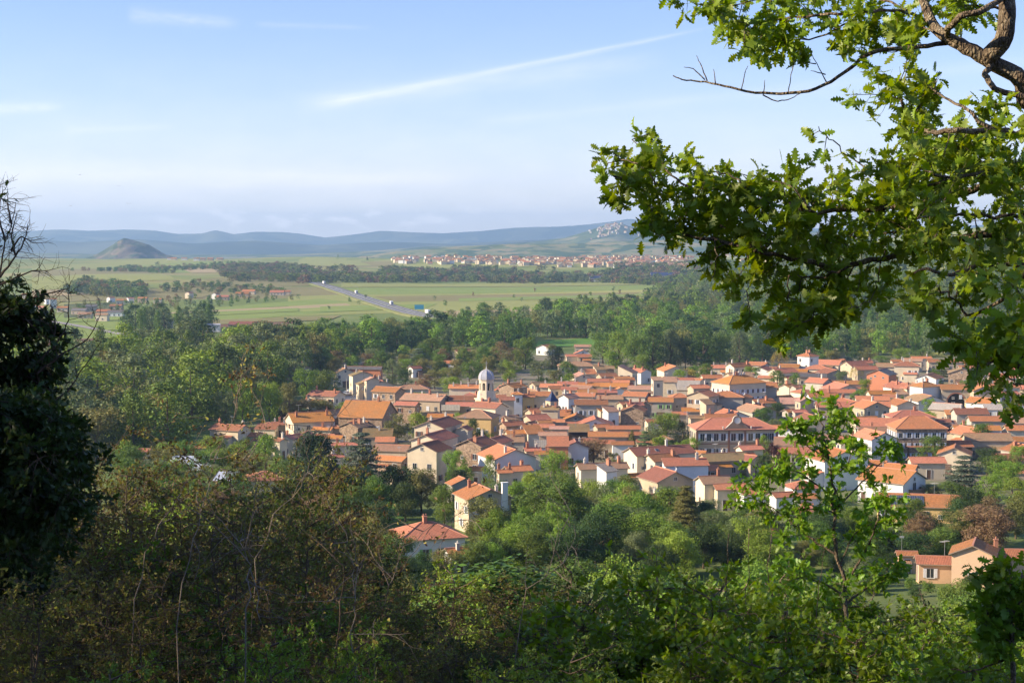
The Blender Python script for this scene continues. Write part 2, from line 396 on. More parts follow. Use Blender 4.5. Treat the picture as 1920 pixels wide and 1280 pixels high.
HW=[(588,531),(620,540),(660,553),(700,567),(740,580),(775,590),(812,597),(850,601)]
ribbon('embankment_ground',HW,23,EMB,0.1,deck=1.6,n=50)
ribbon('road',HW,17,FM['as'],0.16,deck=1.7,n=50)
for off in (-8,-2,2,8): ribbon('road_marking',HW,0.55,FM['mk'],1.90,off=off,n=50)
_,HC,HZ,HT=ribbon('road_median_strip',HW,1.6,EMB,1.89,n=50)
ribbon('road',[(90,602),(150,612),(240,630)],7,FM['pv'],0.5,n=14)
ribbon('road',[(620,745),(650,742),(672,738),(690,725),(660,712),(640,705)],5,FM['as'],0.25,n=20)
ribbon('road',[(1030,611),(1200,617),(1320,611),(1500,618),(1600,625)],9,FM['pv'],0.8,n=24,deck=1.5)
# ---- hills and mountains with true depth
def ridge_mesh(name,prof,D,depth,mat,xr=(-400,2320),base=-100,rough=0.16,seed=1,n=260,m=40,front=1.0):
    rg=np.random.default_rng(seed)
    px=np.linspace(xr[0],xr[1],n); top=np.interp(px,[p[0] for p in prof],[p[1] for p in prof])
    Xc=(px-960)/FPX*D; Zt=(HOR-top)/FPX*D
    v=np.linspace(-1,1,m)       # -1 front foot, 0 crest, 1 back foot
    V=np.zeros((m,n,3))
    ph=rg.uniform(0,6.28,(8,2)); fr=np.array([2,3.3,5.1,8,12.7,20,31,47.])
    u=(px-px[0])/(px[-1]-px[0])*6.28
    for j,t in enumerate(v):
        f=(1-abs(t))**(1.15 if t<0 else 0.9)
        nz=sum(np.sin(u*fr[k]*1.7+ph[k,0]+3*t*fr[k]**0.5)*np.sin(u*fr[k]*0.7+t*fr[k]*0.9+ph[k,1])/fr[k]**0.72 for k in range(8))
        env=4*abs(t)*(1-abs(t))
        V[j,:,0]=Xc*(1+t*depth/D); V[j,:,1]=D+t*depth*front
        V[j,:,2]=base+(Zt-base)*f+ (Zt-base)*rough*nz*env
    V=V.reshape(-1,3)
    i=(np.arange(m-1)[:,None]*n+np.arange(n-1)[None,:]).ravel()
    me=npmesh(name,V,np.stack([i,i+1,i+n+1,i+n],-1),[mat],smooth=True)
    return tag(link(name,me),kind='structure')
def hillmat(name,a,b,c,sc):
    t=NT(name); o=t.obj(); n1=t.noise(sc,o,7,0.62); n2=t.noise(sc*9,o,5,0.7)
    vo=t.n('ShaderNodeTexVoronoi'); vo.inputs['Scale'].default_value=sc*2.6; t.l(o,vo.inputs['Vector'])
    sx=t.n('ShaderNodeSeparateColor'); t.l(vo.outputs['Color'],sx.inputs[0])
    f=t.math('ADD',t.math('MULTIPLY',n1,0.7),t.math('MULTIPLY',sx.outputs[0],0.3))
    col=t.ramp(f,[(0.40,a),(0.50,b),(0.62,c)]); col=t.hsv(col,v=t.math('ADD',n2,0.5))
    return t.done(t.bsdf(col,0.95,0.05))
HM1=hillmat('mountain_forest',(0.03,0.05,0.03),(0.05,0.07,0.035),(0.12,0.13,0.07),0.0012)
HM2=hillmat('hill_fields_woods',(0.05,0.085,0.03),(0.12,0.155,0.055),(0.24,0.22,0.10),0.0035)
HM3=hillmat('hill_pasture',(0.06,0.10,0.035),(0.16,0.19,0.07),(0.27,0.23,0.11),0.006)
ridge_mesh('mountains',[(-400,430),(0,434),(60,432),(110,429),(170,432),(230,430),(290,432),(330,438),(380,437),(405,430),(440,438),(480,433),(520,433),(560,436),(610,444),(660,439),(715,432),(760,434),(830,437),(900,433),(960,427),(1040,424),(1100,420),(1150,414),(1180,409),(1230,416),(1300,424),(1400,430),(1600,425),(1920,420),(2300,425)],16500,2200,HM1,seed=3,rough=.26)
ridge_mesh('mountains',[(-400,452),(60,447),(150,453),(260,448),(360,456),(480,450),(600,459),(720,453),(850,457),(980,450),(1100,446),(1300,445),(2300,450)],11800,1500,HM1,seed=23,rough=.28)
ridge_mesh('hills',[(-400,470),(60,474),(300,478),(560,476),(700,470),(800,462),(900,459),(1000,453),(1060,444),(1100,432),(1130,421),(1150,415),(1165,417),(1200,429),(1240,436),(1300,433),(1400,427),(1550,432),(1920,425),(2300,430)],8600,1300,HM2,seed=8,rough=0.12)
ridge_mesh('hills',[(-400,496),(500,490),(640,484),(750,470),(850,462),(960,457),(1100,455),(1200,449),(1300,442),(1500,440),(1920,436),(2300,440)],6300,800,HM3,seed=15,base=-95,rough=0.10)
def butte():
    prof=[(120,492),(150,487),(175,479),(195,469),(212,459),(224,450),(235,445),(246,447),(258,450),(270,453),(280,457),(290,464),(300,471),(312,477),(350,487)]
    D=6000; n=90;m=30; px=np.linspace(120,350,n); top=np.interp(px,[p[0] for p in prof],[p[1] for p in prof])
    base=-(492-HOR)/FPX*D-25; Zt=(HOR-top)/FPX*D; Xc=(px-960)/FPX*D; V=[]
    for t in np.linspace(-1,1,m):
        f=(1-abs(t))**1.0; e=1-abs(t); z=base+(Zt-base)*f*(1+0.10*np.sin(Xc/31+t*7)*4*abs(t)*e+0.07*np.sin(Xc/13-t*15)*4*abs(t)*e)
        xm=Xc.mean(); V.append(np.stack([xm+(Xc-xm)*(1.0+0.12*t),np.full(n,D+t*230),z],-1))
    V=np.concatenate(V); i=(np.arange(m-1)[:,None]*n+np.arange(n-1)[None,:]).ravel()
    mt=hillmat('butte_scrub',(0.05,0.075,0.035),(0.10,0.11,0.06),(0.20,0.15,0.10),0.012)
    tag(link('hill',npmesh('hill',V,np.stack([i,i+1,i+n+1,i+n],-1),[mt],smooth=True)),kind='structure')
butte()
# ================================================================== HOUSES
def gable_roof(L,D,H,pitch,ov=0.45,th=0.16,m=None,ridge=True):
    """ridge along x"""
    b=MB(); tp=math.tan(pitch); hw=D/2+ov; hl=L/2+ov; rz=H+D/2*tp; ez=H-ov*tp; ct=math.cos(pitch)
    sl=hw/ct
    for s in (-1,1):
        P=[(-hl,s*hw,ez+th),(hl,s*hw,ez+th),(hl,0,rz+th),(-hl,0,rz+th)]; uv=[(0,0),(2*hl,0),(2*hl,sl),(0,sl)]
        if s>0: P=P[::-1]; uv=uv[::-1]
        b.poly(P,0,uv)
        Q=[(-hl,s*hw,ez),(hl,s*hw,ez),(hl,0,rz),(-hl,0,rz)]
        b.poly(Q if s>0 else Q[::-1],1)
        b.poly([(-hl,s*hw,ez),(hl,s*hw,ez),(hl,s*hw,ez+th),(-hl,s*hw,ez+th)] if s<0 else [(hl,s*hw,ez),(-hl,s*hw,ez),(-hl,s*hw,ez+th),(hl,s*hw,ez+th)],1)
        for e in (-1,1):
            b.poly([(e*hl,s*hw,ez),(e*hl,0,rz),(e*hl,0,rz+th),(e*hl,s*hw,ez+th)],1)
    if ridge: b.box(-hl-0.02,hl+0.02,-0.13,0.13,rz+th-0.06,rz+th+0.10,2)
    return b,rz
def hip_roof(L,D,H,pitch,ov=0.45,th=0.14):
    b=MB(); tp=math.tan(pitch); hw=D/2+ov; hl=L/2+ov; 
    if hl<hw: hl,hw=hl,hl; 
    hw=D/2+ov; hl=L/2+ov; k=min(hl,hw); rz=H-ov*tp+th+k*tp; ez=H-ov*tp
    rx=max(hl-k,0.02); ry=max(hw-k,0.0); sl=k/math.cos(pitch); a=ez+th
    C=[(-hl,-hw,a),(hl,-hw,a),(hl,hw,a),(-hl,hw,a)]
    if hl>=hw: r0,r1=(-rx,0,rz),(rx,0,rz); faces=[([C[0],C[1],r1,r0],[(0,0),(2*hl,0),(hl+rx,sl),(hl-rx,sl)]),([C[2],C[3],r0,r1],[(0,0),(2*hl,0),(hl+rx,sl),(hl-rx,sl)]),([C[1],C[2],r1],[(0,0),(2*hw,0),(hw,sl)]),([C[3],C[0],r0],[(0,0),(2*hw,0),(hw,sl)])]
    else: r0,r1=(0,-ry,rz),(0,ry,rz); faces=[([C[1],C[2],r1,r0],[(0,0),(2*hw,0),(hw+ry,sl),(hw-ry,sl)]),([C[3],C[0],r0,r1],[(0,0),(2*hw,0),(hw+ry,sl),(hw-ry,sl)]),([C[0],C[1],r0],[(0,0),(2*hl,0),(hl,sl)]),([C[2],C[3],r1],[(0,0),(2*hl,0),(hl,sl)])]
    for P,uv in faces: b.poly(P,0,uv)
    B=[(x,y,ez) for x,y,_ in C]
    for i in range(4): j=(i+1)%4; b.poly([B[i],B[j],C[j],C[i]],1)
    b.poly(B[::-1],1)
    def cap(p,q):
        p=Vector(p);q=Vector(q); d=(q-p).normalized(); n=d.cross(Vector((0,0,1)))
        if n.length<1e-4: return
        n=n.normalized()*0.11; u=Vector((0,0,0.12))
        b.poly([p-n,q-n,q+u,p+u],2); b.poly([p+u,q+u,q+n,p+n],2)
    for c in C:
        r=r0 if (Vector(c)-Vector(r0)).length<(Vector(c)-Vector(r1)).length else r1
        cap(c,r)
    if (Vector(r0)-Vector(r1)).length>0.2: cap(r0,r1)
    return b,rz
def shed_roof(L,D,H,pitch,ov=0.3,th=0.14):
    """low front (-y), high back"""
    b=MB(); tp=math.tan(pitch); hw=D/2+ov; hl=L/2+ov; z0=H-ov*tp; z1=H+(D+ov)*tp; sl=2*hw/math.cos(pitch)
    P=[(-hl,-hw,z0+th),(hl,-hw,z0+th),(hl,hw,z1+th),(-hl,hw,z1+th)]; Q=[(x,y,z-th) for x,y,z in P]
    b.poly(P,0,[(0,0),(2*hl,0),(2*hl,sl),(0,sl)]); b.poly(Q[::-1],1)
    for i in range(4): j=(i+1)%4; b.poly([Q[i],Q[j],P[j],P[i]],1)
    return b,z1
def wall_mesh(L,D,H,typ,pitch,mat,deep=4.0):
    b=MB(); x=L/2;y=D/2; tp=math.tan(pitch); z0=-deep
    if typ=='s':
        b.poly([(-x,-y,z0),(x,-y,z0),(x,-y,H),(-x,-y,H)]); z1=H+D*tp
        b.poly([(x,y,z0),(-x,y,z0),(-x,y,z1),(x,y,z1)])
        b.poly([(x,-y,z0),(x,y,z0),(x,y,z1),(x,-y,H)]); b.poly([(-x,y,z0),(-x,-y,z0),(-x,-y,H),(-x,y,z1)])
    else:
        b.poly([(-x,-y,z0),(x,-y,z0),(x,-y,H),(-x,-y,H)]); b.poly([(x,y,z0),(-x,y,z0),(-x,y,H),(x,y,H)])
        if typ=='g':
            r=H+y*tp
            b.poly([(x,-y,z0),(x,y,z0),(x,y,H),(x,0,r),(x,-y,H)]); b.poly([(-x,y,z0),(-x,-y,z0),(-x,-y,H),(-x,0,r),(-x,y,H)])
        else:
            b.poly([(x,-y,z0),(x,y,z0),(x,y,H),(x,-y,H)]); b.poly([(-x,y,z0),(-x,-y,z0),(-x,-y,H),(-x,y,H)])
    return b.mesh('wall',[mat])
# ---- shared part meshes: they look along -y, their origin on the wall's face
def mk_window(w=1.0,h=1.35):
    b=MB(); e=0.08
    b.box(-w/2,w/2,-0.035,0.0,0,h,0)
    for x0,x1,z0,z1 in ((-w/2-e,-w/2,0,h),(w/2,w/2+e,0,h),(-w/2-e,w/2+e,h,h+e)): b.box(x0,x1,-0.07,0,z0,z1,1)
    b.box(-0.03,0.03,-0.06,-0.035,0,h,1); b.box(-w/2-0.15,w/2+0.15,-0.16,0,-0.1,0,1)
    return b.mesh('window',[M_GLASS,M_FRAME])
WIN=mk_window(); WINS=mk_window(0.7,0.7); WINB=mk_window(1.3,2.0); WINC=mk_window(0.9,1.3)
def mk_shut(mat,w=0.5,h=1.4):
    b=MB(); b.box(-w/2,w/2,-0.10,-0.02,0,h,0)
    for k in range(6): b.box(-w/2+0.05,w/2-0.05,-0.115,-0.10,0.1+k*h/6.3,0.1+k*h/6.3+0.12,0)
    return b.mesh('shutter',[mat])
SHUT={'W':mk_shut(M_SHW),'N':mk_shut(M_SHG),'Y':mk_shut(M_SHY),'A':mk_shut(M_SHO),'H':mk_shut(M_SHB)}
CLOSED={k:mk_shut(m,1.0,1.4) for k,m in (('W',M_SHW),)}
def mk_door():
    b=MB(); b.box(-0.5,0.5,-0.06,0,-0.2,2.1,0); b.box(-0.62,-0.5,-0.09,0,-0.2,2.2,1); b.box(0.5,0.62,-0.09,0,-0.2,2.2,1); b.box(-0.62,0.62,-0.09,0,2.1,2.22,1)
    return b.mesh('door',[M_DOOR,M_FRAME])
DOOR=mk_door()
def mk_garage():
    b=MB(); b.box(-1.3,1.3,-0.05,0,-0.2,2.3,0)
    for k in range(5): b.box(-1.28,1.28,-0.07,-0.05,0.0+k*0.46,0.02+k*0.46,1)
    return b.mesh('garage_door',[simple('garage_door_brown',(0.16,0.10,0.07),0.7),M_FRAME])
GAR=mk_garage()
def mk_chim(mat,w=0.55,d=0.55,h=1.5,pots=1):
    b=MB(); b.box(-w/2,w/2,-d/2,d/2,-0.8,h,0); b.box(-w/2-0.08,w/2+0.08,-d/2-0.08,d/2+0.08,h,h+0.12,0)
    for i in range(pots):
        x=(i-(pots-1)/2)*0.4; b.frus(7,0.14,0.11,h+0.12,h+0.5,0,x,0)
    return b.mesh('chimney',[mat])
CH=[mk_chim(M_CHIM),mk_chim(M_CHIMW),mk_chim(M_CHIM,0.6,0.9,1.3,2),mk_chim(M_CHIMW,0.5,0.5,1.1,1)]
def mk_dish():
    b=MB(); n=12; R0=0.55
    rings=[(0.0,0.0),(0.25,0.03),(0.45,0.09),(0.55,0.15)]
    for a,c in zip(rings,rings[1:]):
        for i in range(n):
            t0,t1=2*PI*i/n,2*PI*(i+1)/n
            p=lambda r,t:(r[0]*math.cos(t),-r[1],0.9+r[0]*math.sin(t))
            q=[p(a,t0),p(c,t0),p(c,t1),p(a,t1)] if a[0]>0 else [p(a,t0),p(c,t0),p(c,t1)]
            b.poly(q,0)
    b.frus(6,0.04,0.04,-0.5,0.9,1,0,0.05); b.box(-0.02,0.02,-0.55,0,0.86,0.9,1)
    return b.mesh('satellite_dish',[simple('dish_white',(0.72,0.72,0.72),0.5),M_METAL])
DISH=mk_dish()
def mk_sky():
    b=MB(); b.box(-0.45,0.45,-0.6,0.6,0,0.07,1); b.box(-0.37,0.37,-0.52,0.52,0.07,0.09,0); return b.mesh('roof_window',[M_GLASS,M_METAL])
SKYW=mk_sky()
def mk_aerial():
    b=MB(); b.frus(5,0.03,0.025,-0.5,2.6,0); b.box(-0.9,0.9,-0.02,0.02,2.4,2.44,0)
    for k in range(6): b.box(-0.8+k*0.3,-0.78+k*0.3,-0.35,0.35,2.4,2.44,0)
    return b.mesh('aerial',[M_METAL])
AERIAL=mk_aerial()
WN={'c':'cream','w':'white','t':'tan','g':'grey','y':'ochre','s':'brown stone','p':'salmon','e':'peach','k':'dark open'}
RN={'O':'orange','R':'red','D':'dark red','B':'brown','P':'pinkish','G':'grey slate','L':'pale grey','M':'grey metal','S':'dark blue slate'}
HOUSES=[]   # dict(px,py,obj,roof,wall,lm)
def house(px,ye,w,dl,H,rot,typ,rc,wc,nch=1,opt='',lm=None,label=None,name='house',cat='house',pitch=None,group='houses of the village',win=True):
    th=R(rot); s,c=abs(math.sin(th)),abs(math.cos(th))
    p=hit(px,ye,H,150)
    k=w/FPX*p[3]                       # apparent width in metres at the eave
    L=k/(c+dl*s); D=L*dl
    L*=1.05; D*=1.16; ext=(L*s+D*c)/2
    sc=(p[1]+ext*0.8)/p[1]
    x,y=p[0]*sc,p[1]*sc; z=p[2]
    z=z+0.0
    pitch=R(pitch if pitch else rnd.uniform(19,24))
    o=empty(name,(x,y,z),th)
    wm=link('wall',wall_mesh(L,D,H,typ,pitch,WALL[wc]),o)
    if typ=='g': b,rz=gable_roof(L,D,H,pitch)
    elif typ=='h': b,rz=hip_roof(L,D,H,pitch)
    else: b,rz=shed_roof(L,D,H,pitch)
    rf=link('roof',b.mesh('roof',[ROOF[rc],M_FASCIA,M_RIDGE]),o)
    tp=math.tan(pitch); far=y>620
    if win and typ in 'gh' and rnd.random()<.38 and w<100:
        a_=MB(); L2=L*rnd.uniform(.3,.6); D2=D*rnd.uniform(.25,.4); H2=H*rnd.uniform(.45,.7); t2=math.tan(R(16)); s_=rnd.choice((-1,-1,1)); cx=rnd.uniform(-.5,.5)*(L-L2); y0=s_*(D/2-.02); y1=s_*(D/2+D2); Hh=H2+D2*t2
        x0,x1=cx-L2/2,cx+L2/2
        if Hh<H-.1:
            for P_ in ([(x0,y1,-4),(x1,y1,-4),(x1,y1,H2),(x0,y1,H2)],[(x1,y1,-4),(x1,y0,-4),(x1,y0,Hh),(x1,y1,H2)],[(x0,y0,-4),(x0,y1,-4),(x0,y1,H2),(x0,y0,Hh)]): a_.poly(P_,0)
            y2=y1+s_*.35; z2=H2-.35*t2; sl_=D2+.4
            a_.poly([(x0-.3,y2,z2+.16),(x1+.3,y2,z2+.16),(x1+.3,y0,Hh+.16),(x0-.3,y0,Hh+.16)],1,[(0,0),(L2,0),(L2,sl_),(0,sl_)])
            a_.poly([(x0-.3,y2,z2),(x1+.3,y2,z2),(x1+.3,y2,z2+.16),(x0-.3,y2,z2+.16)],2)
            for q_ in (x0-.3,x1+.3): a_.poly([(q_,y2,z2),(q_,y0,Hh),(q_,y0,Hh+.16),(q_,y2,z2+.16)],2)
            link('annex',a_.mesh('annex',[WALL[rnd.choice((wc,wc,'t','s'))],ROOF[rnd.choice((rc,'R','B','O'))],M_FASCIA]),o)
    # chimneys stand on the roof
    for i in range(nch):
        cm=rnd.choice(CH); u=rnd.uniform(-0.42,0.42)*L if nch==1 else (-0.38+0.76*i/(nch-1))*L+rnd.uniform(-.3,.3)
        if typ=='g': vy=rnd.choice((0,0,-0.2,0.2))*D; zz=H+(D/2-abs(vy))*tp
        elif typ=='h': u*=0.35; vy=0; zz=rz-0.4
        else: vy=0.3*D; zz=H+(D/2+vy)*tp
        link('chimney',cm,rf,(u,vy,zz))
    if 'd' in opt: link('satellite_dish',DISH,rf,(rnd.uniform(-.3,.3)*L,-D*0.18,H+D*0.32*tp),-th)
    if 'a' in opt or rnd.random()<0.18: link('aerial',AERIAL,rf,(rnd.uniform(-.35,.35)*L,0.1,(rz if typ!='s' else H+D/2*tp)),rnd.uniform(0,3))
    if 'k' in opt:
        q=link('roof_window',SKYW,rf,(-0.1*L,-D*0.25,H+D*0.25*tp+0.17)); q.rotation_euler=(pitch,0,0)
    # windows on the sides that face the valley rim (the viewer)
    sh=None
    for ch,kk in (('W','W'),('N','N'),('Y','Y'),('A','A'),('H','H')):
        if ch in opt: sh=kk
    if win and H>2.4 and typ!='x':
        fl=max(1,int((H-0.3)//2.7)); view=Vector((-x,-y,0)).normalized()
        sides=[(L,0,(0,-D/2)),(L,PI,(0,D/2)),(D,PI/2,(L/2,0)),(D,-PI/2,(-L/2,0))]
        for (wid,a,(ox,oy)) in sides:
            nx,ny=math.sin(a+th),-math.cos(a+th)
            facing=nx*view.x+ny*view.y
            if facing<0.12: continue
            sp=2.6 if 'q' not in opt else 2.2
            n=int(wid//sp)
            if n<1: n=1 if wid>2 else 0
            if 'b' in opt: n=min(n,1)
            if far and n>4: n=4
            door_i=rnd.randrange(n) if n else -1
            for f in range(fl):
                for i in range(n):
                    if 'q' not in opt and rnd.random()<(0.30 if far else 0.22): continue
                    t=(i+0.5)/n-0.5; u=t*wid
                    zz=0.9+f*2.75
                    if zz+1.45>H: zz=H-1.6
                    lx=ox+u*math.cos(a); ly=oy+u*math.sin(a)
                    if f==0 and i==door_i and 'q' not in opt:
                        link('garage_door' if wid>7 and rnd.random()<.3 else 'door',GAR if wid>7 and rnd.random()<.3 else DOOR,o,(lx,ly,0.2),a); continue
                    me=WIN if rnd.random()<.8 or sh else WINS
                    wo=link('window',me,o,(lx,ly,zz),a)
                    if sh or ((not far) and me is WIN and rnd.random()<0.30):
                        kk=sh or rnd.choice('WWH')
                        if rnd.random()<0.25 and kk=='W': link('shutter',CLOSED['W'],wo,(0,0,0))
                        else:
                            link('shutter',SHUT[kk],wo,(-0.78,0,0)); link('shutter',SHUT[kk],wo,(0.78,0,0))
            if typ=='g' and oy==0 and wid>5.5 and facing>0.3 and D/2*tp>1.5: link('window',WINS,o,(ox,oy,H+0.15),a)
    tag(o,label,cat,group)
    HOUSES.append(dict(px=px,py=ye,o=o,rc=rc,wc=wc,lm=lm,label=label,L=L,D=D,H=H,th=th,rz=rz,pitch=pitch,rf=rf,typ=typ,dist=y,w=w,name=name))
    return HOUSES[-1]
